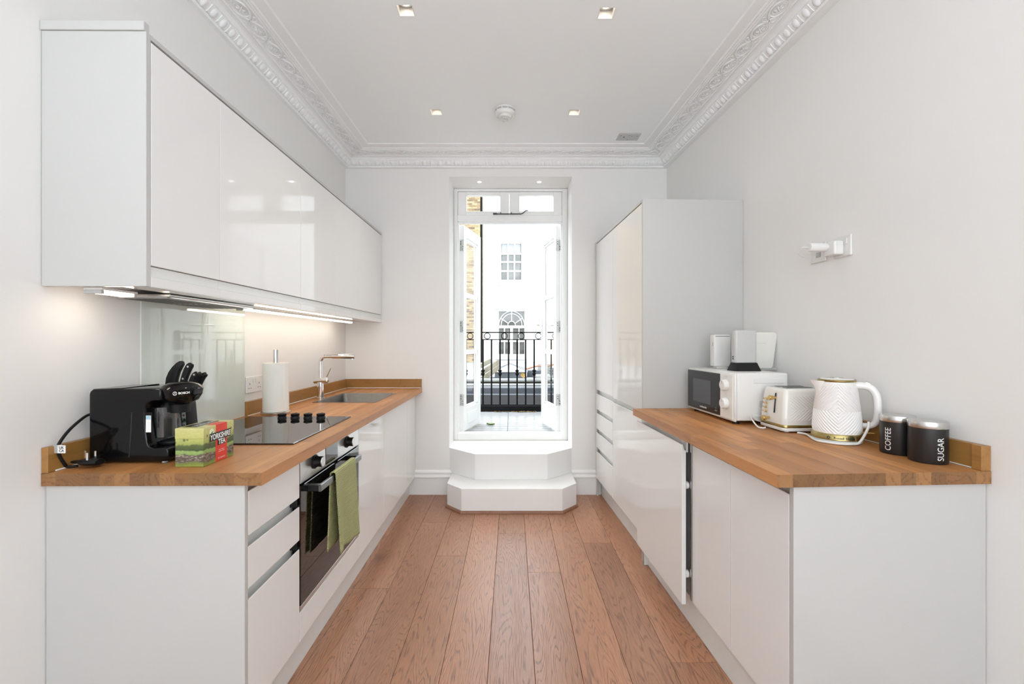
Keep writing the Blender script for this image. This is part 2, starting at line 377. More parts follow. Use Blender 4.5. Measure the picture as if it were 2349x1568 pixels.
# wall behind the eye, with two window openings that let the daylight in
mb = MB()
for x0, x1, z0, z1 in ((-1.9,-1.4,0,ZC),(-0.3,0.4,0,ZC),(1.5,1.95,0,ZC),(-1.4,-0.3,0,0.5),(0.4,1.5,0,0.5),(-1.4,-0.3,2.6,ZC),(0.4,1.5,2.6,ZC)):
    mb.box(x0, x1, YR-0.2, YR, z0, z1)
single('wall_rear', mb, M_WALL, 'white wall behind the viewpoint with two tall windows', 'wall', kind='structure')
for i, xx in enumerate((-1.4, 0.4)):
    t = T('window_%d' % (i+3), 'tall sash window in the rear wall behind the viewpoint', 'window', kind='structure', base=(xx+0.55, YR-0.1, 0.5), group='rear windows')
    mb = MB()
    for a in (0, 0.53, 1.06): mb.box(xx+a, xx+a+0.04, YR-0.14, YR-0.10, 0.5, 2.6)
    for z in (0.5, 1.53, 2.56): mb.box(xx+0.04, xx+1.06, YR-0.135, YR-0.105, z, z+0.04)
    t.part('window_frame', mb, M_TRIM)

for i, (F_, u_, v_) in enumerate(((LF, 0.012, -2.79), (RF, -0.012, -2.81))):  # invented frames on the side walls, put there to dress the fill lamps
    t = T('window_%d' % (i+5), 'made-up window frame on the side wall, dressing an added fill lamp', 'window', F=F_, kind='structure', base=(u_, v_, 0.5), group='added window frames behind the viewpoint')
    a_, b_ = sorted((u_*0.1, u_*2))
    mb = MB()
    for q in (-0.80, -0.02, 0.76): mb.box(a_, b_, v_+q, v_+q+0.04, 0.46, 2.6)
    for z in (0.46, 1.5, 2.56): mb.box(a_, b_, v_-0.76, v_+0.76, z, z+0.04)
    t.part('window_frame', mb, M_TRIM)

LAMPS = [(-0.492,2.055),(0.44,2.072),(-0.506,2.964),(0.417,2.968)]; LS = 0.037
xs = sorted([-1.95,1.95]+[v for x,_ in LAMPS for v in (x-LS,x+LS)]); ys = sorted([YR-0.2,4.1]+[v for _,y in LAMPS for v in (y-LS,y+LS)])
mb = MB()
for i in range(len(xs)-1):
    for j in range(len(ys)-1):
        mx_, my_ = (xs[i]+xs[i+1])/2, (ys[j]+ys[j+1])/2
        if any(abs(mx_-x) < LS and abs(my_-y) < LS for x,y in LAMPS): continue
        mb.poly([(xs[i],ys[j],ZC),(xs[i+1],ys[j],ZC),(xs[i+1],ys[j+1],ZC),(xs[i],ys[j+1],ZC)], [(0,3,2,1)])
bmesh.ops.remove_doubles(mb.bm, verts=mb.bm.verts, dist=1e-5)
mb.box(-1.95, 1.95, YR-0.2, 4.1, ZC+0.09, ZC+0.15)
single('ceiling', mb, M_CEIL, 'flat white ceiling with square recesses for downlights', 'ceiling', kind='structure')

# floor of oak planks laid along the room
t = T('floor', 'warm brown oak plank floor with brushed grain', 'floor', kind='structure')
mb = MB(); mb.box(-1.9, 1.95, YR-0.2, YB+0.1, -0.12, -0.014); t.part('subfloor', mb, M_FELT)
first = {-1:1.45, 0:2.93, -2:2.62, -3:3.11, -4:2.275, 1:2.434, 3:2.79, 2:1.2, 4:1.75, -5:2.9, -6:1.9, 5:2.4}
for k in range(-5, 6):
    x0 = -0.092+0.179*k; cuts = [YB+0.02]; y = first[k]
    while y > YR: cuts.append(y); y -= 1.85
    cuts.append(YR)
    for a, b_ in zip(cuts, cuts[1:]):
        if a-b_ < 0.02: continue
        mb = MB(); mb.box(x0+0.0006, x0+0.1784, b_+0.0006, a-0.0006, -0.0135, 0, b=0.0012)
        t.part('plank', mb, M_FLOOR)
for x0, x1 in ((-1.9,-0.988),(0.983,1.95)):                       # boards that run on under the cabinets and out to the walls
    mb = MB(); mb.box(x0, x1, YR, YB+0.02, -0.0135, 0); t.part('plank', mb, M_FLOOR)

# cornice: one profile (out from wall, down from ceiling) run round three sides and mitred
CP = [(-0.13,0.0),(-0.13,0.094),(0.0,0.094),(0.022,0.093),(0.027,0.088),(0.027,0.083),(0.020,0.080),(0.020,0.077),(0.028,0.075),(0.040,0.066),(0.050,0.054),(0.055,0.045),
      (0.060,0.044),(0.061,0.038),(0.066,0.033),(0.074,0.028),(0.085,0.0255),(0.091,0.0255),(0.092,0.0275),(0.096,0.0275),(0.098,0.021),(0.177,0.015),(0.179,0.021),(0.184,0.021),
      (0.187,0.015),(0.190,0.018),(0.196,0.018),(0.198,0.013),(0.203,0.015),(0.209,0.014),(0.212,0.009),(0.262,0.007),(0.266,0.003),(0.268,0.0)]
CXL = lambda y: -1.370-0.004*(y-1.9)
CXR = lambda y: 1.271+0.047*(YB-y)
cl = lambda p, y: CXL(y)+p
cr = lambda p, y: CXR(y)-p
def cornice(name, ends, label):
    mb = MB(); mb.loft([[e(p, d) for p, d in CP] for e in ends])
    return single(name, mb, M_PLASTER, label, 'cornice', kind='structure')
def end_l(p, d): y = YB-p; return (cl(p, y), y, ZC-d)
def end_r(p, d): y = YB-p; return (cr(p, y), y, ZC-d)
crn = [cornice('trim_1', [lambda p,d: (cl(p,YR), YR, ZC-d), end_l], 'white plaster cornice with ornament along the ceiling above the wall cupboards'),
       cornice('trim_2', [end_l, end_r], 'white plaster cornice with ornament along the ceiling above the balcony doors'),
       cornice('trim_3', [lambda p,d: (cr(p,YR), YR, ZC-d), end_r], 'white plaster cornice with ornament along the ceiling above the sockets and larder')]
# repeated ornament: eggs in the lower moulding, medallions in the flat band, two twined strands
mb = MB()
g = mb.grid(lambda u, v: (0.021*math.sin(PI*v*0.999+0.0005)*math.cos(2*PI*u)*(0.75+0.35*v), 0.0125*math.sin(PI*v*0.999+0.0005)*math.sin(2*PI*u), 0.023*-math.cos(PI*v)), 12, 6, closeu=True)
EGG = mb.mesh('egg', smooth=60); EGG.materials.append(M_PLASTER)
mb = MB(); mb.loft([[(0.006*w,-0.004,z),(0,0.010*max(w,.3),z),(-0.006*w,-0.004,z)] for z, w in ((-0.022,0.25),(-0.012,0.7),(0.02,1.0))])
DART = mb.mesh('dart'); DART.materials.append(M_PLASTER)
mb = MB()
for rx, ry, r in ((0.048,0.034,0.0046),(0.034,0.022,0.0036)):
    mb.tube([(rx*math.cos(2*PI*k/28), ry*math.sin(2*PI*k/28), 0) for k in range(28)], r, 6, closed=True)
for k in range(6):
    a = 2*PI*k/6
    mb.tube([(0.006*math.cos(a),0.004*math.sin(a),-0.001),(0.016*math.cos(a),0.010*math.sin(a),-0.004),(0.026*math.cos(a),0.016*math.sin(a),-0.001)], [0.0025,0.0055,0.002], 6)
mb.lathe([(0.0055,0),(0.004,-0.004),(0.0005,-0.006)], 8)
MED = mb.mesh('medallion', smooth=60); MED.materials.append(M_PLASTER)
mb = MB()
for s_ in (-1, 1):
    mb.tube(spline([(0.0,0.034*s_,0),(0.012,0.022*s_,-0.002),(0.004,0.010*s_,-0.002),(-0.006,0.018*s_,-0.001)],5), 0.0028, 6)
    mb.tube(spline([(-0.010,0.036*s_,0),(-0.020,0.030*s_,-0.002),(-0.012,0.024*s_,-0.001)],4), 0.0026, 6)
SCR = mb.mesh('scroll', smooth=60); SCR.materials.append(M_PLASTER)
def put(me, name, M, parent):
    o = bpy.data.objects.new(name, me); COL.objects.link(o); o.parent = parent; o.matrix_local = M; return o
def basis(o, x, y, z):
    M = Matrix.Identity(4)
    for i, v in enumerate((Vector(x).normalized(), Vector(y).normalized(), Vector(z).normalized())):
        for j in range(3): M[j][i] = v[j]
    return Matrix.Translation(o) @ M
def ornament(parent, pos, along, out, length, s0):
    """pos(p, s): point at distance p out from the wall, s along the run"""
    al, ou = Vector(along), Vector(out)
    s = s0
    while s < length:
        q = pos(0.037, s); q.z = ZC-0.061
        zz = (ou*0.62+Vector((0,0,0.78))); yy = zz.cross(al)
        if yy.dot(ou) < 0: yy = -yy
        put(EGG, 'egg', basis(q, al, yy, al.cross(yy) if al.cross(yy).z > 0 else -al.cross(yy)), parent)
        q2 = pos(0.037, s+0.0325); q2.z = ZC-0.061
        put(DART, 'dart', basis(q2, al, yy, al.cross(yy) if al.cross(yy).z > 0 else -al.cross(yy)), parent)
        s += 0.065
    s = s0+0.08
    while s < length-0.05:
        q = pos(0.137, s); q.z = ZC-0.0175
        put(MED, 'medallion', basis(q, al, ou, (0,0,1)), parent)
        q = pos(0.137, s+0.07); q.z = ZC-0.018
        put(SCR, 'scroll', basis(q, al, ou, (0,0,1)), parent)
        s += 0.14
    for ph in (0, PI):
        mb = MB(); n = int((length-s0)/0.0175); path = []
        for k in range(n):
            ss = s0+0.01+k*0.0175; q = pos(0.137+0.034*math.cos(PI*(ss-s0-0.08)/0.14+ph/1.0+0.0), ss); q.z = ZC-0.0185
            path.append(q)
        mb.tube(path, 0.0055, 6)
        me = mb.mesh('strand', smooth=60); me.materials.append(M_PLASTER)
        put(me, 'strand', Matrix.Identity(4), parent)
ornament(crn[0], lambda p,s: Vector((cl(p,1.66+s), 1.66+s, 0)), (-0.004,1,0), (1,0,0), YB-1.66-0.08, 0)
ornament(crn[2], lambda p,s: Vector((cr(p,1.66+s), 1.66+s, 0)), (-0.04,1,0), (-1,0,0), YB-1.66-0.08, 0)
wx0 = CXL(YB)
ornament(crn[1], lambda p,s: Vector((wx0+s, YB-p, 0)), (1,0,0), (0,-1,0), CXR(YB)-wx0-0.06, 0.07)

# skirting boards either side of the steps
SP = [(0,0),(0.020,0),(0.020,0.135),(0.026,0.140),(0.026,0.150),(0.016,0.158),(0.014,0.168),(0.018,0.176),(0.017,0.186),(0.008,0.197),(0,0.200)]
for nm, x0, x1, lb in (('baseboard_left',-0.86,-0.4985,'white moulded skirting board between the sink run and the steps'),('baseboard_right',0.4935,0.735,'white moulded skirting board between the steps and the tall larder')):
    mb = MB(); mb.prism([(YB-p, z) for p, z in SP], 'x', x0, x1)
    single(nm, mb, M_TRIM, lb, 'skirting', kind='structure')

# ---------------------------------------------------------------- steps up to the balcony doors
t = T('doorway_steps', 'two white boxed steps with clipped corners below the balcony doors', 'steps', base=(0,3.5,0))
lo = [(-0.497,YB-0.001),(-0.497,3.405),(-0.373,3.274),(0.371,3.274),(0.4925,3.405),(0.4925,YB-0.001)]
up = [(-0.517,YB-0.001),(-0.289,3.485),(0.278,3.485),(0.4955,YB-0.001)]
mb = MB(); mb.prism(lo, 'z', 0, 0.18, bev=0.002); t.part('lower_step', mb, M_TRIM)
mb = MB(); mb.prism(up, 'z', 0.1805, 0.382, bev=0.002); t.part('upper_step', mb, M_TRIM)
mb = MB(); q = [(-0.497,YB-0.03),(-0.497,3.405),(-0.373,3.274),(0.371,3.274),(0.4925,3.405),(0.4925,YB-0.03)]
ofs = [(-1,0),(-0.93,-0.39),(-0.40,-0.92),(0.40,-0.92),(0.93,-0.39),(1,0)]
mb.loft([[(x+ox*d, y+oy*d, z) for d, z in ((0.0,0.001),(0.017,0.001),(0.016,0.007),(0.010,0.015),(0.0,0.018))] for (x,y),(ox,oy) in zip(q, ofs)])
t.part('floor_beading', mb, M_QUAD, label='brown wooden beading round the foot of the steps')

# ---------------------------------------------------------------- balcony doors
YF = 3.975
t = T('door_1', 'white painted frame of the balcony doors set deep in the wall', 'door frame', kind='structure', base=(0,YF,0.382))
fx0, fx1 = OX0+0.001, OX1-0.001
def jamb(x0, x1, z0, z1, y0=YF, y1=YF+0.09): mb = MB(); mb.box(x0, x1, y0, y1, z0, z1, b=0.003); return mb
t.part('jamb', jamb(fx0, -0.487, 0.383, 2.63), M_TRIM); t.part('jamb', jamb(0.449, fx1, 0.383, 2.63), M_TRIM)
t.part('head', jamb(-0.487, 0.449, 2.607, 2.63), M_TRIM)
t.part('sill', jamb(-0.487, 0.449, 0.383, 0.443), M_TRIM)
t.part('transom_bar', jamb(-0.487, 0.449, 2.338, 2.394, YF-0.004), M_TRIM)
mb = MB(); mb.box(-0.487, -0.478, YF+0.03, YF+0.07, 0.443, 2.338); mb.box(0.440, 0.449, YF+0.03, YF+0.07, 0.443, 2.338); mb.box(-0.478, 0.440, YF+0.03, YF+0.07, 2.329, 2.338)
t.part('door_stop', mb, M_TRIM)
for i, (x0, x1, g0, g1, lb) in enumerate(((-0.485,-0.026,-0.408,-0.106,'white transom window showing yellow brickwork outside'),(-0.022,0.447,0.067,0.372,'white transom window above the right door showing only white sky'))):
    w = T('window_%d' % (i+1), lb, 'window', kind='structure', base=((x0+x1)/2, YF+0.03, 2.5))
    z0, z1, gz0, gz1 = 2.396, 2.605, 2.432, 2.575; y0, y1 = YF+0.012, YF+0.055
    for nm, a in (('stile',(x0,g0,z0,z1)),('stile',(g1,x1,z0,z1)),('rail',(g0,g1,z0,gz0)),('rail',(g0,g1,gz1,z1))):
        mb = MB(); mb.box(a[0], a[1], y0, y1, a[2], a[3], b=0.002); w.part(nm, mb, M_TRIM)
    mb = MB(); mb.box(g0-0.004, g1+0.004, y0+0.018, y0+0.022, gz0-0.004, gz1+0.004); w.part('pane', mb, M_GLASS)
M_GUN = mat('gun_metal', (0.10,0.10,0.10), 0.35, metal=1.0)
t2 = T('window_fastener', 'dark grey metal casement stay lying along the transom bar above the doors', 'window latch', base=(-0.02, YF-0.006, 2.40))
mb = MB(); mb.box(-0.165, 0.085, YF-0.022, YF-0.008, 2.3955, 2.404, b=0.003); t2.part('bar', mb, M_GUN)
mb = MB(); mb.tube(spline([(0.083,YF-0.014,2.400),(0.102,YF-0.016,2.410),(0.120,YF-0.02,2.426),(0.142,YF-0.022,2.427)],5), 0.0045, 8); t2.part('handle', mb, M_GUN, smooth=60)
for x in (-0.10, -0.005): mb = MB(); mb.tube([(x,YF-0.010,2.398),(x,YF-0.010,2.416)], 0.004, 8); t2.part('pin', mb, M_GUN)
mb = MB(); mb.tube([(-0.168,YF-0.015,2.402),(-0.135,YF-0.015,2.402)], 0.009, 8); t2.part('pivot', mb, M_GUN)

def leaf(name, hx, hy, fx, fy, sgn, label, handle):
    L_ = math.hypot(fx-hx, fy-hy); a = math.atan2(fy-hy, fx-hx)
    d = T(name, label, 'door', base=(hx,hy,0.44), rot=a, kind='structure', local=True)
    Z = lambda z: z-0.44
    zb, zt = 0.443, 2.332; g0, g1 = 0.072, L_-0.085; gz = [0.645, 1.165, 1.70, 2.232]; th = 0.022
    def bx(nm, x0, x1, z0, z1, y=th, b=0.002):
        mb = MB(); mb.box(x0, x1, -y, y, Z(z0), Z(z1), b=b); return d.part(nm, mb, M_TRIM)
    bx('stile', 0, g0, zb, zt); bx('stile', g1, L_, zb, zt)
    bx('rail', g0, g1, gz[3], zt); bx('rail', g0, g1, zb, gz[0])
    mb = MB()
    for s_ in (-1, 1): mb.box(g0+0.03, g1-0.03, s_*th-0.004, s_*th+0.004, Z(zb+0.05), Z(gz[0]-0.045), b=0.003)
    d.part('kick_panel', mb, M_TRIM)
    for z in gz[1:3]: bx('glazing_bar', g0, g1, z-0.011, z+0.011, 0.014)
    for z0, z1 in zip(gz, gz[1:]):
        mb = MB(); mb.box(g0-0.005, g1+0.005, -0.002, 0.002, Z(z0+0.004), Z(z1-0.004)); d.part('pane', mb, M_GLASS)
        mb = MB()
        for s_ in (-1, 1):
            for q in ((g0,g0+0.010,z0+0.01,z1-0.01),(g1-0.010,g1,z0+0.01,z1-0.01),(g0,g1,z1-0.021,z1-0.010),(g0,g1,z0+0.010,z0+0.021)):
                mb.box(q[0], q[1], min(s_*0.003,s_*0.016), max(s_*0.003,s_*0.016), Z(q[2]), Z(q[3]))
        d.part('glazing_bead', mb, M_TRIM)
    for z in (0.73, 1.40, 2.145):
        mb = MB(); mb.box(-0.003, 0.001, -0.02, 0.016, Z(z-0.052), Z(z+0.052), b=0.001)
        mb.tube([(-0.006,-sgn*0.022,Z(z-0.052)),(-0.006,-sgn*0.022,Z(z+0.052))], 0.006, 8)
        h = d.part('hinge', mb, M_STEEL)
        mb = MB()
        for q in (-0.034,-0.012,0.012,0.034): mb.lathe([(0.004,-0.0045),(0.0035,-0.0033)], 8, c=(0,-0.004+0.01*(1 if q > 0 else -1),0), axis='x'); mb.bm.verts.ensure_lookup_table(); bmesh.ops.translate(mb.bm, vec=(0,0,Z(z)+q), verts=mb.bm.verts[-16:])
        d.part('screw', mb, M_DARKGAP, parent=h)
    if handle:
        for s_ in (-1, 1):
            y = s_*(th+0.004); x = L_-0.045
            mb = MB(); mb.box(x-0.014, x+0.014, min(s_*th,s_*(th+0.006)), max(s_*th,s_*(th+0.006)), Z(1.31), Z(1.50), b=0.004)
            p = d.part('handle_plate', mb, M_STEEL)
            mb = MB(); mb.tube(spline([(x,y,Z(1.43)),(x,y+s_*0.04,Z(1.43)),(x-0.02,y+s_*0.05,Z(1.43)),(x-0.115,y+s_*0.05,Z(1.43))],5), 0.009, 10)
            d.part('lever', mb, M_CHROME, parent=p, smooth=60)
leaf('door_2', -0.462, 4.075, -0.342, 4.56, 1, 'open glazed balcony door on the side of the sink, brickwork seen through it', False)
leaf('door_3', 0.424, 4.075, 0.322, 4.585, -1, 'open glazed balcony door with steel lever handle, on the side of the larder', True)

# ---------------------------------------------------------------- ceiling fittings
def downlight(x, y, label, nm='downlight'):
    t = T(nm, label, 'downlight', base=(x,y,ZC), local=True, group='square ceiling downlights')
    a = LS-0.0008; mb = MB(); dz = 0.062
    for q in ((-a,-a+0.002,-a,a),(a-0.002,a,-a,a),(-a+0.002,a-0.002,-a,-a+0.002),(-a+0.002,a-0.002,a-0.002,a)): mb.box(q[0],q[1],q[2],q[3],-0.0005,dz)
    mb.box(-a, a, -a, a, dz, dz+0.003); t.part('housing', mb, M_TRIM)
    mb = MB(); mb.lathe([(0.020,0.034),(0.032,0.036),(0.033,0.040),(0.031,dz-0.002)], 24, capb=False, capt=False); t.part('lamp_ring', mb, M_FASCIA, smooth=50)
    mb = MB(); mb.lathe([(0.020,0.037),(0.012,0.0355),(0.0005,0.035)], 24); t.part('lamp_lens', mb, M_LAMP, smooth=60)
    l = bpy.data.lights.new('spot', 'SPOT'); l.energy = SPOT_W; l.color = SPOT_COL; l.spot_size = math.radians(95); l.spot_blend = 1.0; l.shadow_soft_size = 0.02
    o = bpy.data.objects.new('spot', l); COL.objects.link(o); o.parent = t.o; o.location = (0,0,-0.006)
for (x, y), lb in zip(LAMPS, ('lit square recessed downlight at the top edge of the picture, above the wall cupboards','lit square recessed downlight at the top edge of the picture, nearer the sockets','small lit square downlight on the sink side of the smoke alarm','small lit square downlight on the larder side of the smoke alarm')):
    downlight(x, y, lb)
for px, side in ((1099.6,'left'),(1236.7,'right')):
    x = (px-CX)*3.81/FPX
    t = T('reveal_downlight', 'tiny round downlight in the top of the door recess, on its %s' % side, 'downlight', base=(x,3.81,OZ1), local=True, group='round downlights over the doors')
    mb = MB(); mb.lathe([(0.017,-0.002),(0.022,-0.003),(0.024,-0.0002)], 20, capb=False, capt=False); t.part('lamp_ring', mb, M_TRIM, smooth=50)
    mb = MB(); mb.lathe([(0.017,-0.002),(0.0005,-0.0024)], 20); t.part('lamp_lens', mb, M_LAMPW)
t = T('smoke_alarm', 'round white smoke alarm with clear ribbed sensor in the middle of the ceiling', 'smoke alarm', base=(-0.046,2.93,ZC), local=True)
mb = MB(); mb.lathe([(0.066,-0.0005),(0.068,-0.008),(0.066,-0.011)], 40); t.part('base_plate', mb, M_PLASTIC, smooth=40)
mb = MB(); mb.lathe([(0.060,-0.011),(0.060,-0.022)], 40); t.part('sensor_slot', mb, M_TEXTGREY, label='grey slotted ring')
for k in range(10):
    a = 2*PI*k/10; mb = MB(); mb.tube([(0.062*math.cos(a),0.062*math.sin(a),-0.011),(0.062*math.cos(a),0.062*math.sin(a),-0.022)], 0.004, 6); t.part('rib', mb, M_PLASTIC)
mb = MB(); mb.lathe([(0.066,-0.022),(0.067,-0.030),(0.062,-0.042),(0.048,-0.047),(0.046,-0.045),(0.044,-0.047),(0.040,-0.058),(0.026,-0.060)], 40); t.part('cover', mb, M_PLASTIC, smooth=35)
mb = MB(); mb.lathe([(0.026,-0.060),(0.024,-0.070),(0.014,-0.074),(0.0005,-0.075)], 24); sc = t.part('sensor_cap', mb, M_TEXTGREY, smooth=50, label='grey ribbed sensor cap')
for k in range(12):
    a = 2*PI*k/12; mb = MB(); mb.tube([(0.027*math.cos(a),0.027*math.sin(a),-0.060),(0.025*math.cos(a),0.025*math.sin(a),-0.071),(0.004*math.cos(a),0.004*math.sin(a),-0.076)], 0.0022, 5)
    t.part('rib', mb, M_PLASTIC, parent=sc)
t = T('ceiling_junction_plate', 'grey rectangular blanking plate on the ceiling by the larder-side cornice', 'wall plate', base=(0.868,3.315,ZC), local=True)
mb = MB(); mb.box(-0.082, 0.082, -0.055, 0.055, -0.007, -0.0003, b=0.003); t.part('plate', mb, mat('grey_plastic', (0.50,0.50,0.49), 0.4))
for x, y, r in ((-0.035,-0.005,0.006),(-0.062,-0.03,0.003),(0.0,-0.03,0.003),(0.02,-0.02,0.003),(0.06,-0.02,0.003),(0.0,0.035,0.003)): mb = MB(); mb.lathe([(r,-0.0082),(r,-0.0068)], 10, c=(x,y,0)); t.part('screw_hole', mb, M_DARKGAP)

# ---------------------------------------------------------------- outside
t = T('balcony_deck', 'wet grey boarded balcony deck outside the open doors', 'deck', base=(0,4.75,0.42))
mb = MB(); mb.box(-1.9, 1.295, 4.135, 5.37, 0.30, 0.396); t.part('deck_base', mb, M_FELT)
y = 4.135; k = 0
while y < 5.36:
    for x0, x1 in ((-1.9,-0.045),(-0.0425,1.295)):
        mb = MB(); mb.box(x0, x1, y, min(y+0.092,5.368), 0.396, 0.420-random.random()*0.0012, b=0.002); t.part('board', mb, M_DECK)
    y += 0.098
mb = MB(); mb.box(-1.9, 1.295, 5.371, 5.46, -0.3, 0.484)
single('balcony_kerb', mb, M_FELT, 'low black kerb under the balcony railing', 'kerb', base=(0,5.42,-0.3))
YRL = 5.415
t = T('balcony_railing', 'black iron balcony railing with a frieze of rings', 'railing', base=(0,YRL,0.4845))
zt = lambda py: H-(py-CY)*YRL/FPX
for nm, z, hh in (('top_rail',zt(762),0.012),('frieze_rail',zt(778.5),0.010),('bottom_rail',zt(928),0.012)):
    mb = MB(); mb.box(-1.45, 1.28, YRL-0.016, YRL+0.016, z-hh/2, z+hh/2, b=0.002); t.part(nm, mb, M_IRON)
bx0 = (1107.9-CX)*YRL/FPX; sp_ = 19.57*YRL/FPX
zA, zB = zt(778.5)-0.005, zt(928)+0.006
for k in range(-10, 18):
    x = bx0+k*sp_
    if not -1.4 < x < 1.25: continue
    mb = MB(); mb.tube([(x,YRL,zB),(x,YRL,zA)], 0.0095, 8); b_ = t.part('baluster', mb, M_IRON)
    if k % 2 == 0:
        mb = MB(); zc = zt(853)
        mb.lathe([(0.0096,zc-0.05),(0.016,zc-0.035),(0.024,zc-0.018),(0.015,zc-0.008),(0.014,zc),(0.024,zc+0.012),(0.022,zc+0.024),(0.0096,zc+0.032)], 12, c=(x,YRL,0))
        t.part('collar', mb, M_IRON, parent=b_, smooth=50)
        zc = (zt(762)+zt(778.5))/2; xc = x+sp_*0.5; r = (zt(762)-zt(778.5))/2-0.008
        mb = MB(); mb.tube([(xc+r*math.cos(2*PI*j/28), YRL, zc+r*math.sin(2*PI*j/28)) for j in range(28)], 0.005, 6, closed=True); t.part('ring', mb, M_IRON, smooth=60)
for x in (-1.43, 1.26):
    mb = MB(); mb.box(x-0.02, x+0.02, YRL-0.02, YRL+0.02, 0.4845, zt(757), b=0.003); t.part('post', mb, M_IRON)
def leaf_mesh(w, l):
    mb = MB(); mb.grid(lambda u, v: ((u-0.5)*2*w*math.sin(PI*(0.04+0.92*v))**0.8, (v-0.5)*l, 0.012*abs(u-0.5)*2+0.012*(v-0.5)**2), 6, 10); return mb
p = at(1125.5, 979, 4.52)
single('fallen_leaf', leaf_mesh(0.028,0.085).xf(Matrix.Rotation(1.4,4,'Z')), mat('lime_leaf',(0.13,0.22,0.012),0.4), 'bright green leaf lying on the wet balcony deck', 'leaf', base=(p.x,4.52,0.4215), local=True, smooth=60)
mb = MB(); rr = random.Random(3)
for k in range(120):
    x = rr.choice([rr.uniform(-0.21,-0.02), rr.uniform(0.0,0.28), rr.uniform(0.0,0.30)]); y = 5.30+rr.random()*0.06; a = rr.random()*6.28; s_ = rr.uniform(0.008,0.022)
    c_, d_ = math.cos(a)*s_, math.sin(a)*s_
    mb.poly([(x-c_,y-d_*0.4,0.423),(x+d_*0.4,y-c_*0.3,0.426+rr.random()*0.01),(x+c_,y+d_*0.4,0.424),(x-d_*0.4,y+c_*0.3,0.427)], [(0,1,2,3)])
single('leaf_litter', mb, mat('dead_leaf',(0.17,0.12,0.045),0.7,var=0.4,vscale=30), 'scatter of dead yellow leaves along the kerb under the railing', 'leaves', kind='stuff')
# painted brick side wall of the balcony
mb = MB(); mb.box(1.30, 1.55, 4.135, 7.95, -0.3, 3.9)
single('balcony_side_wall', mb, M_WBRICK, 'white painted brick wall beside the balcony on the larder side', 'wall', kind='structure')
# roofs below: dark stepped felt roof, mossy coping, glass rooflight, stacked coping stones
def zz(py, Y): return H-(py-CY)*Y/FPX
t = T('felt_roof', 'dark stepped felt roof just beyond the railing', 'roof', base=(0,6.4,-0.3))
for nm, y0, y1, pa, m_ in (('roof_deck',5.462,6.1,930,M_FELT),('roof_step',6.1,6.7,917,M_FELT),('roof_upstand',6.7,7.0,907,M_LEAD)):
    mb = MB(); mb.box(-2.6, 1.29, y0, y1, -0.3, zz(pa,y0), b=0.01); t.part(nm, mb, m_)
mb = MB(); mb.box(-2.6, 1.29, 7.0, 7.25, -0.3, zz(888.5,7.0), b=0.01); t.part('fascia', mb, M_LEAD, label='blue-grey lead fascia')
t = T('parapet_wall', 'pale parapet with a mossy dark band under its coping', 'parapet', base=(0,7.6,-0.3))
mb = MB(); mb.box(-3, 1.29, 7.26, 7.9, -0.3, zz(882,7.26)); t.part('ledge', mb, M_STONE)
mb = MB(); mb.box(-3, 1.29, 7.5, 7.62, zz(882,7.26), zz(875,7.5)); t.part('mossy_band', mb, M_MOSS, label='dark mossy band')
mb = MB(); mb.box(-3, 1.29, 7.47, 7.62, zz(875,7.5), zz(869,7.47), b=0.01); t.part('coping', mb, M_STONE)
zc = zz(869,7.47)
p = at(1199, 870, 7.55)
single('fallen_leaf.001', leaf_mesh(0.045,0.10).xf(Matrix.Rotation(0.4,4,'Z') @ Matrix.Rotation(1.0,4,'X')), mat('yellow_leaf',(0.22,0.13,0.012),0.5), 'yellow leaf resting on the pale coping behind the railing', 'leaf', base=(p.x,7.55,zc+0.052), local=True, smooth=60)
mb = MB(); mb.box(-4, 4, 8.0, 18.5, 0.0, 0.43)
single('flat_roof', mb, M_STONE, 'pale flat roof between the parapet and the white house', 'roof', base=(0,13,0))
zr = 0.4305
t = T('rooflight', 'low pyramid rooflight with white glazing on a grey lead kerb', 'rooflight', base=(0,10.5,zr))
Yk = 10.0; xa, xb = (1135-CX)*Yk/FPX, (1206-CX)*Yk/FPX; zk = zz(853,Yk); d_ = xb-xa; xc = (xa+xb)/2
mb = MB(); mb.box(xa, xb, Yk, Yk+d_, zr, zk, b=0.01); t.part('kerb', mb, M_LEAD)
mb = MB(); mb.box(xa-0.04, xb+0.04, Yk-0.04, Yk+d_+0.04, zk, zk+0.02, b=0.005); t.part('frame', mb, M_HOUSE)
zap = zz(834,Yk+d_/2); cs = [(xa-0.03,Yk-0.03,zk+0.02),(xb+0.03,Yk-0.03,zk+0.02),(xb+0.03,Yk+d_+0.03,zk+0.02),(xa-0.03,Yk+d_+0.03,zk+0.02)]
for k in range(4):
    mb = MB(); a_, b_ = cs[k], cs[(k+1)%4]; ap = (xc,Yk+d_/2,zap); mb.poly([a_,b_,ap,(a_[0],a_[1],a_[2]-0.01),(b_[0],b_[1],b_[2]-0.01),(ap[0],ap[1],ap[2]-0.01)], [(0,1,2),(5,4,3),(0,3,4,1),(1,4,5,2),(2,5,3,0)])
    t.part('pane', mb, mat('milky_glazing',(0.5,0.52,0.53),0.15) if k == 0 else bpy.data.materials['milky_glazing'])
    mb = MB(); mb.tube([cs[k], ap], 0.012, 6); t.part('glazing_bar', mb, M_LEAD)
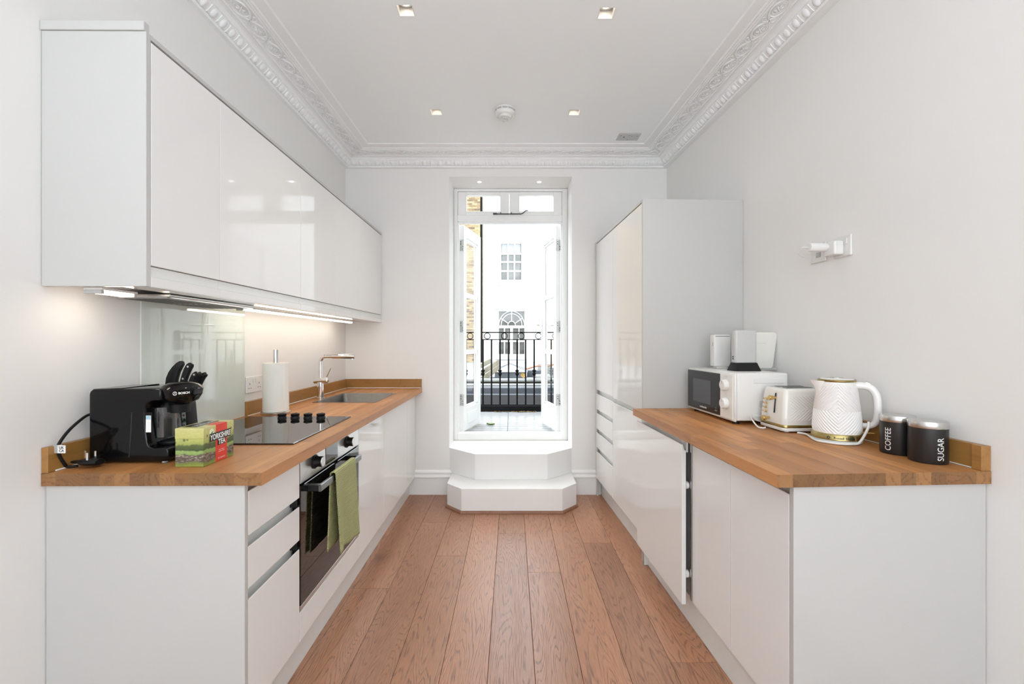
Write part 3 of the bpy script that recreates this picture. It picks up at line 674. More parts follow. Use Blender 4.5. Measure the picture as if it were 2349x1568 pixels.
for k, (pa, pb, py, Y, tilt) in enumerate(((1096,1120,836,11.0,0.5),(1100,1139,845,10.2,0.55),(1104,1141,857,9.4,0.6))):
    x = (0.5*(pa+pb)-CX)*Y/FPX; w_ = (pb-pa)*Y/FPX
    mb = MB(); mb.box(-w_*0.7, w_*0.7, -0.16, 0.16, -0.05, 0.05, b=0.01); mb.xf(Matrix.Rotation(-tilt,4,'Y') @ Matrix.Rotation(0.5,4,'Z'))
    single('coping_slab', mb, mat('buff_slab',(0.13,0.115,0.08),0.8,var=0.3) if k == 0 else bpy.data.materials['buff_slab'], ('rounded buff stone slab leaning farthest back beside the drainpipe','buff stone slab leaning in the middle of three by the rooflight','buff stone slab leaning nearest the parapet by the rooflight')[k], 'slab', base=(x,Y,zz(py,Y)), local=True, group='slabs stacked on the roof')
t = T('roof_pipework', 'jumble of grey ducts and rubble on the roof beside the rooflight', 'ducts', base=(0.55,10.5,zr), local=True)
for k, (x, y, z, w_, h_) in enumerate(((-0.2,0,0.08,0.3,0.16),(0.05,0.3,0.15,0.35,0.3),(0.35,-0.2,0.1,0.3,0.25),(-0.1,-0.4,0.04,0.4,0.08))):
    mb = MB(); mb.box(x, x+w_, y, y+0.25, 0.0, z+h_*0.5, b=0.01); mb.xf(Matrix.Rotation(0.15*(k-1.5),4,'Z')); t.part('duct', mb, (M_LEAD,M_STONE,M_LEAD,M_STONE)[k])
mb = MB(); mb.tube(spline([(-0.25,-0.3,0.2),(0.05,-0.25,0.28),(0.2,0.0,0.24),(0.45,0.05,0.3)],5), 0.018, 8); t.part('pipe', mb, mat('rusty_pipe',(0.2,0.09,0.05),0.7), smooth=60)

# white rendered house facing the balcony
YH = 20.0
wx = lambda px: (px-CX)*YH/FPX
wz = lambda py: H-(py-CY)*YH/FPX
t = T('white_house', 'white rendered house with a sash window over an arched window', 'house', base=(0,YH,-4))
U = (wx(1148.5), wx(1197), wz(643), wz(556)); A = (wx(1142.5), wx(1204.5), wz(814), wz(711.5))
mb = MB(); x0, x1 = -6, 9
for q in ((x0,U[0],U[2],U[3]),(U[1],x1,U[2],U[3]),(x0,x1,U[3],9.5),(x0,x1,A[3],U[2]),(x0,A[0],A[2],A[3]),(A[1],x1,A[2],A[3]),(x0,x1,-4,A[2])):
    mb.box(q[0], q[1], YH, YH+0.3, q[2], q[3])
mb.box(x0, x1, YH+0.3, YH+6, -4, 9.5)
t.part('wall', mb, M_HOUSE)
def bars(parent, xs_, zs_, w_, y=YH+0.10):
    for x in xs_: mb = MB(); mb.box(x-w_/2, x+w_/2, y, y+0.04, zs_[0], zs_[1]); t.part('glazing_bar', mb, M_HOUSE, parent=parent)
def window(name, q, hz, nx, label=None):
    x0, x1, z0, z1 = q; m_ = MB()
    for b_ in ((x0,x0+0.03,z0,z1),(x1-0.03,x1,z0,z1),(x0+0.03,x1-0.03,z0,z0+0.04),(x0+0.03,x1-0.03,z1-0.04,z1)): m_.box(b_[0],b_[1],YH+0.08,YH+0.16,b_[2],b_[3])
    wdw = t.part(name, m_, M_HOUSE, label=label)
    return wdw
w1 = window('sash_window', U, None, 3, 'upper sash window with its blind half down')
zl = [wz(643), wz(621), wz(600), wz(581), wz(556)]; xl_ = [U[0]+0.03+(U[1]-U[0]-0.06)*i/3 for i in range(4)]
for j in range(4):
    for i in range(3):
        mb = MB(); mb.box(xl_[i]+0.03, xl_[i+1]-0.03, YH+0.14, YH+0.15, zl[j]+0.04, zl[j+1]-0.03); t.part('pane', mb, M_FARGLASS, parent=w1)
for x in xl_[1:3]: mb = MB(); mb.box(x-0.03, x+0.03, YH+0.095, YH+0.165, U[2]+0.04, U[3]-0.04); t.part('glazing_bar', mb, M_HOUSE, parent=w1)
for z in zl[1:4]: mb = MB(); mb.box(U[0]+0.03, U[1]-0.03, YH+0.10, YH+0.17, z-0.035, z+0.04); t.part('glazing_bar', mb, M_HOUSE, parent=w1)
mb = MB(); mb.box(U[0]+0.05, U[1]-0.05, YH+0.125, YH+0.135, wz(583), wz(557)); t.part('blind', mb, M_BLIND, parent=w1)
w2 = window('arched_window', A, None, 4, 'lower arched window over a pair of glazed doors')
mb = MB(); mb.box(A[0]+0.03, A[1]-0.03, YH+0.18, YH+0.19, A[2]+0.04, A[3]-0.04); t.part('pane', mb, M_FARGLASS, parent=w2)
xm = (A[0]+A[1])/2; zs_ = wz(746); ra = wz(713)-zs_
for r in (ra, ra*0.82, ra*0.3):
    mb = MB(); mb.tube([(xm+r*math.cos(PI*k/24)*((A[1]-A[0])/2-0.03)/ra, YH+0.13, zs_+r*math.sin(PI*k/24)) for k in range(25)], 0.022, 6); t.part('arch_bar', mb, M_HOUSE, parent=w2)
for a in (32, 90, 148):
    mb = MB(); mb.tube([(xm+ra*0.3*math.cos(math.radians(a)),YH+0.13,zs_+ra*0.3*math.sin(math.radians(a))),(xm+ra*math.cos(math.radians(a))*0.93,YH+0.13,zs_+ra*math.sin(math.radians(a)))], 0.022, 6); t.part('arch_bar', mb, M_HOUSE, parent=w2)
for z0, z1 in ((zs_-0.12,zs_),(wz(784),wz(780))): mb = MB(); mb.box(A[0]+0.03, A[1]-0.03, YH+0.09, YH+0.17, z0, z1); t.part('glazing_bar', mb, M_HOUSE, parent=w2)
for px, w_ in ((1157,0.05),(1173.5,0.12),(1190.5,0.05)): mb = MB(); mb.box(wx(px)-w_/2, wx(px)+w_/2, YH+0.084, YH+0.165, A[2]+0.04, zs_-0.12); t.part('glazing_bar', mb, M_HOUSE, parent=w2)
for pa, pb, py, d_ in ((1142,1203,654,0.10),(1135,1212,661.5,0.06),(1138,1210,707,0.10),(1138,1209,822.5,0.12),(1134,1214,828,0.07),(1146,1199,553.5,0.08)):
    mb = MB(); mb.box(wx(pa), wx(pb), YH-d_, YH-0.001, wz(py)-0.03, wz(py)+0.045); t.part('sill', mb, M_HOUSE)
# yellow stock-brick house beside it
YBK = 18.0; xe = (1101.5-CX)*YBK/FPX
t = T('brick_house', 'yellow stock brick house wall seen through the glass of the sink-side door', 'house', base=(0,YBK,-4))
mb = MB(); mb.box(-9, xe, YBK, YBK+1.9, -4, 10.5); t.part('wall', mb, M_BRICK)
for hd_ in (0, 1):
    mb = MB(); w_ = 0.1075 if not hd_ else 0.051; mb.box(-w_, w_, -0.012, 0.004, 0.0, 0.065, b=0.004)
    bme = mb.mesh('brick'); bme.materials.append(M_ONEBRICK)
    if not hd_: BR = bme
    else: BH = bme
for r_ in range(50, 148):                                  # the courses seen beside the corner: z from -0.2 to 7.1
    z_ = 0.075*r_+0.005
    lens = ((BR,0.1075),(BR,0.1075),(BR,0.1075)) if r_ % 2 else ((BH,0.051),(BR,0.1075),(BR,0.1075))
    x_ = xe-0.002
    for me_, hw in lens:
        t.part("brick", me_, None, loc=(x_-hw, 0, z_)); x_ -= 2*hw+0.010
mb = MB(); mb.tube([(xe+0.045,YBK+0.06,-4),(xe+0.045,YBK+0.06,10.2)], 0.04, 10); t.part('drainpipe', mb, M_IRON, label='black drainpipe at the corner')
mb = MB(); mb.box(-60, 60, 4.2, 90, -4.2, -4)
single('ground', mb, M_STONE, 'pale paved ground far below the balcony', 'ground', kind='structure')
# ---------------------------------------------------------------- fitted units
WT = 0.88
def jfront(u_out, sgn, v0, v1, z0, z1, th=0.02, jpull=True):
    """door or drawer front; the top edge is scooped behind its lip (sgn +1: faces +u, -1: faces -u)"""
    o, i = u_out, u_out-sgn*th
    pts = [(i,z0),(o,z0),(o,z1),(o-sgn*0.005,z1),(o-sgn*0.012,z1-0.026),(i,z1-0.026)] if jpull else [(i,z0),(o,z0),(o,z1),(i,z1)]
    mb = MB(); mb.prism(pts, 'y', v0+0.0014, v1-0.0014, bev=0.0012); return mb
def carcass(t, u0, u1, v0, v1, z0, z1, top=False, name='carcass'):
    a, b = min(u0,u1), max(u0,u1); w = 0.016; mb = MB()
    mb.box(a, b, v0, v0+w, z0, z1); mb.box(a, b, v1-w, v1, z0, z1); mb.box(a, b, v0+w, v1-w, z0, z0+w)
    if top: mb.box(a, b, v0+w, v1-w, z1-w, z1)
    back = a if abs(a) < abs(b) else b-0.008
    mb.box(back, back+0.008, v0+w, v1-w, z0+w, z1-(w if top else 0)); return t.part(name, mb, M_CARC)
def worktop(name, label, F, rows, v0, v1, cut=None, seed=1):
    t = T(name, label, 'worktop', F, base=((rows[0]+rows[-1])/2, (v0+v1)/2, WT-0.037))
    rr = random.Random(seed)
    for a, b in zip(rows, rows[1:]):
        segs = [(v0, v1)]
        if cut and a >= cut[0]-1e-4 and b <= cut[1]+1e-4: segs = [(v0, cut[2]), (cut[3], v1)]
        for s0, s1 in segs:
            y = s0
            while y < s1-1e-4:
                e = y+rr.uniform(0.28, 0.85)
                if s1-e < 0.2: e = s1
                mb = MB(); mb.box(a, b, y, e, WT-0.037, WT-rr.random()*0.0002)
                o_ = t.part('stave', mb, M_TOP); y = e
                o_.data.materials.append(M_END)
                for p_ in o_.data.polygons:
                    if abs(p_.normal.y) > 0.8: p_.material_index = 1
    return t
lin = lambda a, b, n: [a+(b-a)*i/n for i in range(n+1)]
SK = (0.125, 0.515, 1.505, 2.005)
worktop('worktop', 'oak block worktop holding the hob and the sink', LF, lin(0.001,SK[0],3)+lin(SK[0],SK[1],9)[1:]+lin(SK[1],0.636,3)[1:], 0.0, 2.402, cut=SK, seed=4)
worktop('worktop', 'oak block worktop under the microwave, toaster and kettle', RF, lin(-0.652,-0.001,14), 0.0, 1.273, seed=9)
def upstand(label, F, q, seal=None):
    t = T('upstand', label, 'upstand', F, base=((q[0]+q[1])/2,(q[2]+q[3])/2,WT), group=None)
    mb = MB(); mb.box(q[0],q[1],q[2],q[3],WT+0.0005,WT+0.074,b=0.001); t.part('board', mb, M_UPSTAND)
    if seal: mb = MB(); mb.box(*seal, b=0.001); t.part('sealant', mb, M_SEAL, label='thin white sealant line')
    return t
upstand('short oak upstand on the wall behind the coffee machine', LF, (0.001,0.02,0.0,0.343), (0.02,0.0245,0.02,0.343,WT+0.0005,WT+0.005))
upstand('long oak upstand on the wall behind the paper towels and tap', LF, (0.001,0.02,0.986,2.382), (0.02,0.0245,0.986,2.376,WT+0.0005,WT+0.005))
upstand('oak upstand across the end wall behind the sink', LF, (0.001,0.634,2.3825,2.402), (0.026,0.632,2.378,2.3825,WT+0.0005,WT+0.005))
upstand('oak upstand along the wall behind the kettle and canisters', RF, (-0.022,-0.001,0.030,1.272), (-0.026,-0.022,0.03,1.272,WT+0.0005,WT+0.004))
upstand('upright oak end piece closing the upstand beside the sugar canister', RF, (-0.030,-0.001,0.001,0.0295))

# ---- left base run
FU = 0.58
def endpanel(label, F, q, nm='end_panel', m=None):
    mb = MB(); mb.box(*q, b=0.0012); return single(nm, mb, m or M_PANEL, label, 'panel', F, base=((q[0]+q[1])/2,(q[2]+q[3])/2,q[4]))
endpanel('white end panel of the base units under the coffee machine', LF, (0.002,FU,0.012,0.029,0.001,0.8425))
t = T('drawer_cabinet', 'white gloss three-drawer base unit beside the oven', 'cabinet', LF, base=(0.28,0.19,0.14))
V0, V1 = 0.030, 0.355
carcass(t, 0.004, 0.535, V0, V1, 0.14, 0.842)
for z0, z1 in ((0.684,0.817),(0.527,0.651),(0.148,0.494)): t.part('drawer', jfront(FU, 1, V0, V1, z0, z1), M_GLOSS)
for z0, z1 in ((0.612,0.690),(0.455,0.533),(0.775,0.842)): mb = MB(); mb.box(0.536,0.549,V0+0.002,V1-0.002,z0,z1); t.part('handle_rail', mb, M_RAIL)
for z in (0.651,0.494): mb = MB(); mb.box(0.5492,0.5596,V0+0.002,V1-0.017,z-0.034,z-0.0265); t.part('rail_floor', mb, M_RAIL)
for z in (0.667,0.510): mb = MB(); mb.box(0.5495,0.572,V1-0.013,V1-0.002,z-0.015,z+0.013); t.part('rail_end_cap', mb, M_DARKGAP, label='black rail end cap')
t = T('oven_housing', 'white gloss housing with a plain panel below the oven', 'cabinet', LF, base=(0.28,0.68,0.14))
O0, O1 = 0.356, 1.003
carcass(t, 0.004, 0.545, O0, O1, 0.14, 0.842)
mb = MB(); mb.box(0.012,0.545,O0+0.0165,O1-0.0165,0.238,0.258); t.part('shelf', mb, M_CARC)
t.part('filler_panel', jfront(FU, 1, O0, O1, 0.148, 0.256, jpull=False), M_GLOSS)
def basecab(label, F, sgn, u_front, v0, v1, ub, zb=0.14, zt=0.842, ztop=0.812, z0=None):
    t = T('base_cabinet', label, 'cabinet', F, base=((ub+u_front)/2,(v0+v1)/2,zb))
    carcass(t, ub, u_front-sgn*0.045, v0, v1, zb, zt)
    t.part('door', jfront(u_front, sgn, v0, v1, z0 or zb+0.006, ztop), M_GLOSS)
    a, b = sorted((u_front-sgn*0.044, u_front-sgn*0.031))
    mb = MB(); mb.box(a, b, v0+0.002, v1-0.002, 0.77, zt); t.part('handle_rail', mb, M_RAIL); return t
basecab('white gloss base unit next to the oven on its far side', LF, 1, FU, 1.004, 1.466, 0.004)
basecab('wide white gloss base unit below the sink', LF, 1, FU, 1.467, 2.091, 0.004)
basecab('narrow white gloss base unit in the corner by the end wall', LF, 1, FU, 2.092, 2.397, 0.004)
mb = MB(); mb.box(0.518,0.537,0.030,2.397,0.001,0.139)
single('plinth', mb, M_RAIL, 'white plinth under the oven and sink units', 'plinth', LF, base=(0.527,1.2,0))

# ---- oven
t = T('oven', 'built-in oven with steel control panel and dark glass door', 'oven', LF, base=(0.3,0.68,0.26))
a, b = 0.360, 0.999
mb = MB(); mb.box(0.03,0.555,a+0.014,b-0.014,0.26,0.835); t.part('body', mb, M_DARKGAP)
mb = MB(); mb.box(0.5555,0.5815,a,b,0.732,0.838,b=0.002); f = t.part('control_panel', mb, M_FASCIA)
mb = MB(); mb.box(0.5816,0.583,0.585,0.715,0.742,0.826,b=0.0005); t.part('display', mb, M_OVENGLASS)
mb = MB(); mb.box(0.558,0.5815,a,b,0.2775,0.724,b=0.002); t.part('door_glass', mb, M_OVENGLASS)
mb = MB(); mb.box(0.558,0.580,a,b,0.260,0.277,b=0.001); t.part('bottom_trim', mb, M_FASCIA, label='steel trim below the glass')
for v in (0.478,0.828):
    mb = MB(); mb.lathe([(0.027,0.5816),(0.028,0.586),(0.0235,0.588),(0.020,0.598),(0.021,0.612),(0.0205,0.6145)], 28, c=(0,v,0.785), axis='x'); k = t.part('knob', mb, M_BLACKMATT, smooth=40)
    mb = MB(); mb.lathe([(0.0205,0.6146),(0.019,0.617),(0.0005,0.6172)], 28, c=(0,v,0.785), axis='x'); kc = t.part('knob_cap', mb, M_STEEL, parent=k, smooth=40, label='steel knob cap')
for v, s_ in ((0.455,'□'),(0.47,'*')):
    mb = MB(); mb.text('o' if s_ != '*' else '*', 0.016, lambda x, y, v=v: (0.5822, v+x, 0.750+y)); t.part('symbol', mb, M_TEXTGREY, parent=f)
hv0, hv1 = 0.415, 0.885
mb = MB(); mb.box(0.622,0.634,hv0,hv1,0.685,0.712,b=0.002); h = t.part('handle', mb, mat('dark_steel',(0.22,0.22,0.22),0.28,metal=1.0))
for v in (hv0, hv1-0.028): mb = MB(); mb.box(0.5816,0.622,v,v+0.028,0.687,0.710,b=0.002); t.part('handle_bracket', mb, M_DARKGAP, parent=h)
# ---- tea towel hung over the oven handle
def towel(u, v):
    s_ = v                                                    # along the drape: up the back, over the bar, down the front
    vv = 0.545+0.235*u; wob = 0.006*math.sin(7*u+2)+0.004*math.sin(15*u)
    if s_ < 0.42: z = 0.405+(0.716-0.405)*s_/0.42; x = 0.6165-0.006*(0.42-s_)*abs(math.sin(9*u)); vv = vv-0.028*(1-s_/0.42)
    elif s_ < 0.50: a_ = (s_-0.42)/0.08*PI; x = 0.628-0.0115*math.cos(a_); z = 0.716+0.006*math.sin(a_)
    else: q = (s_-0.50)/0.50; z = 0.716-0.335*q-0.012*u*q; x = 0.6395+0.010*q+wob*q; vv = vv+0.012*q
    return (x, vv, z)
mb = MB(); mb.grid(towel, 30, 60)
m_, nt_, b_ = nodes('green_towel'); tc = N(nt_,'ShaderNodeTexCoord'); wv = N(nt_,'ShaderNodeTexWave'); wv.bands_direction = 'Z'; wv.inputs['Scale'].default_value = 55; wv.inputs['Distortion'].default_value = 1.0; wv.inputs['Detail Scale'].default_value = 3
nt_.links.new(tc.outputs['Object'], wv.inputs['Vector']); r_ = ramp(nt_, [(0.15,(0.22,0.23,0.10)),(0.75,(0.52,0.52,0.26))]); nt_.links.new(wv.outputs['Fac'], r_.inputs[0]); nt_.links.new(r_.outputs[0], b_.inputs['Base Color'])
bp = N(nt_,'ShaderNodeBump'); bp.inputs['Strength'].default_value = 0.6; bp.inputs['Distance'].default_value = 0.003; nt_.links.new(wv.outputs['Fac'], bp.inputs['Height']); nt_.links.new(bp.outputs[0], b_.inputs['Normal']); b_.inputs['Roughness'].default_value = 0.95
o = single('tea_towel', mb, m_, 'folded green ribbed tea towel hanging from the oven handle', 'towel', LF, smooth=60, base=(0.628,0.67,0.4))
sm = o.modifiers.new('thick', 'SOLIDIFY'); sm.thickness = 0.004; sm.offset = 0
# ---- hob
t = T('hob', 'black glass induction hob with four control knobs', 'hob', LF, base=(0.3,0.65,WT))
mb = MB(); mb.box(0.046,0.558,0.352,0.952,WT+0.0003,WT+0.006,b=0.0015); t.part('glass', mb, M_HOB)
for x in (-1.131,-1.067,-1.004,-0.941):
    u = x+1.363+0.007; mb = MB()
    mb.lathe([(0.021,WT+0.0062),(0.0195,WT+0.014),(0.0175,WT+0.016),(0.0195,WT+0.018),(0.0205,WT+0.027),(0.018,WT+0.029),(0.0005,WT+0.0292)], 24, c=(u,0.900,0)); k = t.part('knob', mb, M_BLACKMATT, smooth=40)
    mb = MB(); mb.box(u-0.004,u+0.004,0.884,0.916,WT+0.0292,WT+0.031,b=0.001); t.part('grip', mb, M_BLACKMATT, parent=k)
# ---- splashback
mb = MB(); mb.box(0.0008,0.0065,0.3435,0.985,WT+0.0005,1.4195,b=0.0008)
single('splashback', mb, M_SPLASH, 'pale grey-green mirror-like glass splashback behind the hob', 'splashback', LF, base=(0.004,0.66,WT))
# ---- sink and tap
t = T('sink', 'inset brushed steel rectangular sink bowl', 'sink', LF, base=(0.32,1.755,0.72))
u0, u1, v0, v1 = SK
def ring4(d, z, r): return [(x, y, z) for x, y in rrect(u1-u0-2*d, v1-v0-2*d, r, 5, (u0+u1)/2, (v0+v1)/2)]
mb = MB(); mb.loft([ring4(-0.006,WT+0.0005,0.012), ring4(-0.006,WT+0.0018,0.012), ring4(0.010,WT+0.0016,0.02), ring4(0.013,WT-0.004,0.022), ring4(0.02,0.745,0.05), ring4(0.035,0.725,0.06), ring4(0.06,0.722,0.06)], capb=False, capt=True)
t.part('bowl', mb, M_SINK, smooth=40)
mb = MB(); mb.lathe([(0.045,0.7225),(0.043,0.7245),(0.03,0.7235),(0.0005,0.7235)], 24, c=(0.32,1.755,0)); t.part('waste', mb, M_CHROME, smooth=40)
mb = MB()
for k in range(3): mb.lathe([(0.008,u0+0.0195),(0.008,u0+0.0165)], 10, c=(0,1.62+0.022*k,0.80), axis='x')
t.part('overflow', mb, M_DARKGAP)
t = T('tap', 'tall chrome angled mixer tap beside the sink', 'tap', LF, base=(0.090,1.700,WT))
cu, cv = 0.090, 1.700
mb = MB(); mb.lathe([(0.026,WT+0.0005),(0.026,WT+0.006),(0.022,WT+0.008),(0.022,WT+0.11)], 24, c=(cu,cv,0)); t.part('base', mb, M_CHROME, smooth=40)
mb = MB(); mb.tube(spline([(cu,cv,WT+0.105),(cu,cv,WT+0.20),(cu,cv,1.125),(cu+0.004,cv,1.142),(cu+0.014,cv,1.156),(cu+0.03,cv,1.163),(cu+0.05,cv,1.1635),(cu+0.225,cv,1.1635)],5), 0.0125, 14); s_ = t.part('spout', mb, M_CHROME, smooth=40)
mb = MB(); mb.lathe([(0.0150,cu+0.08),(0.0152,cu+0.228),(0.013,cu+0.230)], 20, c=(0,cv,1.1635), axis='x'); t.part('pull_out_head', mb, M_CHROME, parent=s_, smooth=40)
mb = MB(); mb.lathe([(0.009,1.140),(0.009,1.150)], 14, c=(cu+0.212,cv,0)); t.part('aerator', mb, M_STEEL, parent=s_)
mb = MB(); mb.lathe([(0.020,cu-0.04),(0.0205,cu-0.038),(0.0205,cu+0.046),(0.018,cu+0.048)], 24, c=(0,cv,WT+0.122), axis='x'); c_ = t.part('cartridge', mb, M_CHROME, smooth=40)
mb = MB(); mb.tube([(cu+0.036,cv,WT+0.138),(cu+0.068,cv-0.002,WT+0.205)], [0.005,0.0042], 10); t.part('lever', mb, M_CHROME, parent=c_, smooth=40)
# ---- wall sockets
def socket(t, hw, hh, gangs, plane):
    """plane maps (a, z, d) to frame coordinates: a along the wall, d out from it"""
    def bx(a0,a1,z0,z1,d0,d1,b=0):
        mb = MB(); p, q = plane(a0,z0,d0), plane(a1,z1,d1); mb.box(min(p[0],q[0]),max(p[0],q[0]),min(p[1],q[1]),max(p[1],q[1]),min(p[2],q[2]),max(p[2],q[2]),b=b); return mb
    pl = t.part('plate', bx(-hw,hw,-hh,hh,0.0005,0.009,0.003), M_PLASTIC)
    for g in gangs:
        mb = MB()
        for a0,a1,z0,z1 in ((-0.002,0.002,0.004,0.013),(-0.012,-0.006,-0.016,-0.012),(0.006,0.012,-0.016,-0.012)):
            p, q = plane(g+a0,z0-0.004,0.0088), plane(g+a1,z1-0.004,0.0094); mb.box(min(p[0],q[0]),max(p[0],q[0]),min(p[1],q[1]),max(p[1],q[1]),min(p[2],q[2]),max(p[2],q[2]))
        t.part('pin_slot', mb, M_DARKGAP, parent=pl)
    return bx
lp = lambda v0, z0: (lambda a, z, d: (d, v0+a, z0+z))
t = T('double_socket', 'white double wall socket partly hidden by the paper towels', 'socket', LF, base=(0,1.068,1.037))
bx = socket(t, 0.073, 0.043, (-0.043,0.043), lp(1.068,1.037))
for g in (-0.012,0.012): t.part('rocker', bx(g-0.006,g+0.006,0.010,0.030,0.009,0.012,0.001), M_PLASTIC)
rp = lambda v0, z0: (lambda a, z, d: (-d, v0+a, z0+z))
t = T('telephone_socket', 'white single wall plate a thin cable runs into, farther from the viewer', 'socket', RF, base=(0,0.680,1.657))
bx = socket(t, 0.047, 0.043, (), rp(0.680,1.657))
mb = MB(); mb.box(-0.0105,-0.009,0.662,0.690,1.636,1.658,b=0.001); t.part('port', mb, M_TEXTGREY)
t = T('single_socket', 'white single wall socket filled by a plug adaptor', 'socket', RF, base=(0,0.545,1.657))
bx = socket(t, 0.047, 0.043, (), rp(0.545,1.657))
t.part('rocker', bx(-0.030,-0.020,0.006,0.030,0.009,0.012,0.001), M_PLASTIC)
t = T('plug_adaptor', 'white plug with a round barrel sticking out of the wall socket', 'plug', RF, base=(-0.01,0.56,1.655))
mb = MB(); mb.box(-0.052,-0.0098,0.530,0.592,1.622,1.680,b=0.006,seg=2); t.part('body', mb, M_PLASTIC)
mb = MB(); mb.lathe([(0.016,-0.052),(0.0175,-0.056),(0.0185,-0.075),(0.0185,-0.125),(0.017,-0.129),(0.0005,-0.129)], 24, c=(0,0.575,1.659), axis='x'); t.part('barrel', mb, M_PLASTIC, smooth=40)
mb = MB(); mb.tube(spline([(-0.129,0.575,1.659),(-0.150,0.590,1.660),(-0.138,0.625,1.640),(-0.075,0.665,1.632),(-0.02,0.676,1.646),(-0.0108,0.677,1.648)],8), 0.0016, 6); t.part('cable', mb, M_PLASTIC, smooth=60)
# ---- wall cupboards
WU, WB_, WTP = 0.3024, 1.4215, 2.161
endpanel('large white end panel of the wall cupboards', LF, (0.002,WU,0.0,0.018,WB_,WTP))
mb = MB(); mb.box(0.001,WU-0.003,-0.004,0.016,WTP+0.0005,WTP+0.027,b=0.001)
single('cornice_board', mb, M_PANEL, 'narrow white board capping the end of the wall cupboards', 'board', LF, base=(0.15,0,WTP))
ws = [0.0185,0.332,0.958,1.416,1.865,2.398]
wl_ = ['first white gloss wall cupboard beside the end panel','wide white gloss wall cupboard over the extractor','third white gloss wall cupboard from the end panel','fourth white gloss wall cupboard from the end panel','white gloss wall cupboard against the end wall']
for (a, b), lb in zip(zip(ws, ws[1:]), wl_):
    t = T('wall_cupboard', lb, 'cupboard', LF, base=(0.15,(a+b)/2,WB_), group=None)
    carcass(t, 0.002, WU-0.024, a, b, WB_+0.014, WTP-0.015, top=True)
    mb = MB(); mb.box(WU-0.022,WU,a+0.001,b-0.001,1.4845,WTP-0.021,b=0.0012); t.part('door', mb, M_GLOSS)
    mb = MB(); mb.box(WU-0.020,WU-0.008,a+0.0005,b-0.0005,1.4535,1.483); t.part('handle_rail', mb, M_RAIL)
    mb = MB(); mb.box(0.22,WU,a+0.0003,b-0.0003,WB_,1.452,b=0.001); t.part('bottom_lip', mb, M_GLOSS)
    mb = MB(); mb.box(0.002,WU,a+0.0002,b-0.0002,WTP-0.0145,WTP,b=0.0008); t.part('top_board', mb, M_PANEL)
t = T('extractor_hood', 'slim grey extractor under the wall cupboards above the hob', 'extractor', LF, base=(0.13,0.5,1.40))
mb = MB(); mb.box(0.012,0.219,0.20,0.70,1.411,1.4205,b=0.002); t.part('body', mb, M_STEEL)
for k in range(2):
    mb = MB(); mb.box(0.03,0.20,0.215+0.24*k,0.445+0.24*k,1.4075,1.4108); g_ = t.part('grease_filter', mb, M_TEXTGREY)
    for j in range(7): mb = MB(); mb.box(0.045+0.021*j,0.053+0.021*j,0.225+0.24*k,0.435+0.24*k,1.4065,1.4074); t.part('slat', mb, M_DARKGAP, parent=g_)
mb = MB(); mb.box(0.205,0.216,0.22,0.69,1.408,1.4108); t.part('front_strip', mb, M_CHROME)
for nm, q, lb in (('under_cupboard_light',(0.10,0.155,0.022,0.15),'short lit tube light under the end of the wall cupboards'),('under_cupboard_light',(0.118,0.150,0.725,2.16),'long lit tube light under the wall cupboards towards the sink')):
    t = T(nm, lb, 'light', LF, base=((q[0]+q[1])/2,(q[2]+q[3])/2,1.405), group=None)
    mb = MB(); mb.box(q[0],q[1],q[2],q[3],1.414,1.421,b=0.001); t.part('housing', mb, M_PLASTIC)
    mb = MB(); mb.prism([(q[0]+0.004,1.4138),(q[1]-0.004,1.4138),(q[1]-0.008,1.405),(q[0]+0.008,1.405)], 'y', q[2]+0.012, q[3]-0.012); t.part('diffuser', mb, M_LED)
    for v in (q[2], q[3]-0.0115): mb = MB(); mb.box(q[0]+0.002,q[1]-0.002,v,v+0.0115,1.403,1.4138,b=0.001); t.part('end_cap', mb, M_TEXTGREY)

# ---- right base run
FR = -0.594
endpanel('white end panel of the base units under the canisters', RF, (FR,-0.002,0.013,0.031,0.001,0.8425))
basecab('white gloss base unit next to the end panel, below the kettle', RF, -1, FR, 0.032, 0.353, -0.004, zb=0.126)
basecab('white gloss base unit between the pulled-out appliance door and its twin', RF, -1, FR, 0.354, 0.655, -0.004, zb=0.126)
t = T('integrated_appliance', 'built-in appliance with its white gloss door standing proud of the units', 'appliance', RF, base=(-0.3,0.96,0.126))
D0, D1 = 0.672, 1.262
mb = MB(); mb.box(-0.575,-0.02,0.674,1.262,0.135,0.838,b=0.003); t.part('body', mb, mat('grey_appliance_case',(0.45,0.45,0.45),0.4))
dr = t.part('door', jfront(-0.632, -1, D0, D1, 0.112, 0.812, th=0.019), M_GLOSS)
mb = MB(); mb.box(-0.609,-0.600,D0+0.01,D1-0.01,0.775,0.838); t.part('handle_rail', mb, M_RAIL)
mb = MB(); mb.box(-0.597,-0.580,0.6565,0.671,0.135,0.838,b=0.001); t.part('edge_trim', mb, M_STEEL, label='silver edge strip beside the open door')
mb = MB(); mb.box(-0.5785,-0.5755,0.674,0.70,0.77,0.838); t.part('gap_strip', mb, M_DARKGAP, label='black strip at the top of the gap')  # narrow black strip behind the near edge of the door
for z in (0.63,0.24):
    mb = MB(); mb.lathe([(0.017,-0.6125),(0.017,-0.600),(0.014,-0.597)], 18, c=(0,0.688,z), axis='x'); hg = t.part('hinge_cup', mb, M_PLASTIC, smooth=40)
    mb = MB(); mb.box(-0.599,-0.576,0.676,0.698,z-0.009,z+0.009,b=0.002); t.part('hinge_arm', mb, M_STEEL, parent=hg)
mb = MB(); mb.box(-0.577,-0.558,0.032,1.235,0.001,0.124)
single('plinth', mb, M_RAIL, 'white plinth under the base units below the microwave worktop', 'plinth', RF, base=(-0.567,0.6,0))
t = T('plinth_corner', 'short white upright corner post where the two plinths meet', 'plinth', RF, base=(-0.57,1.25,0))
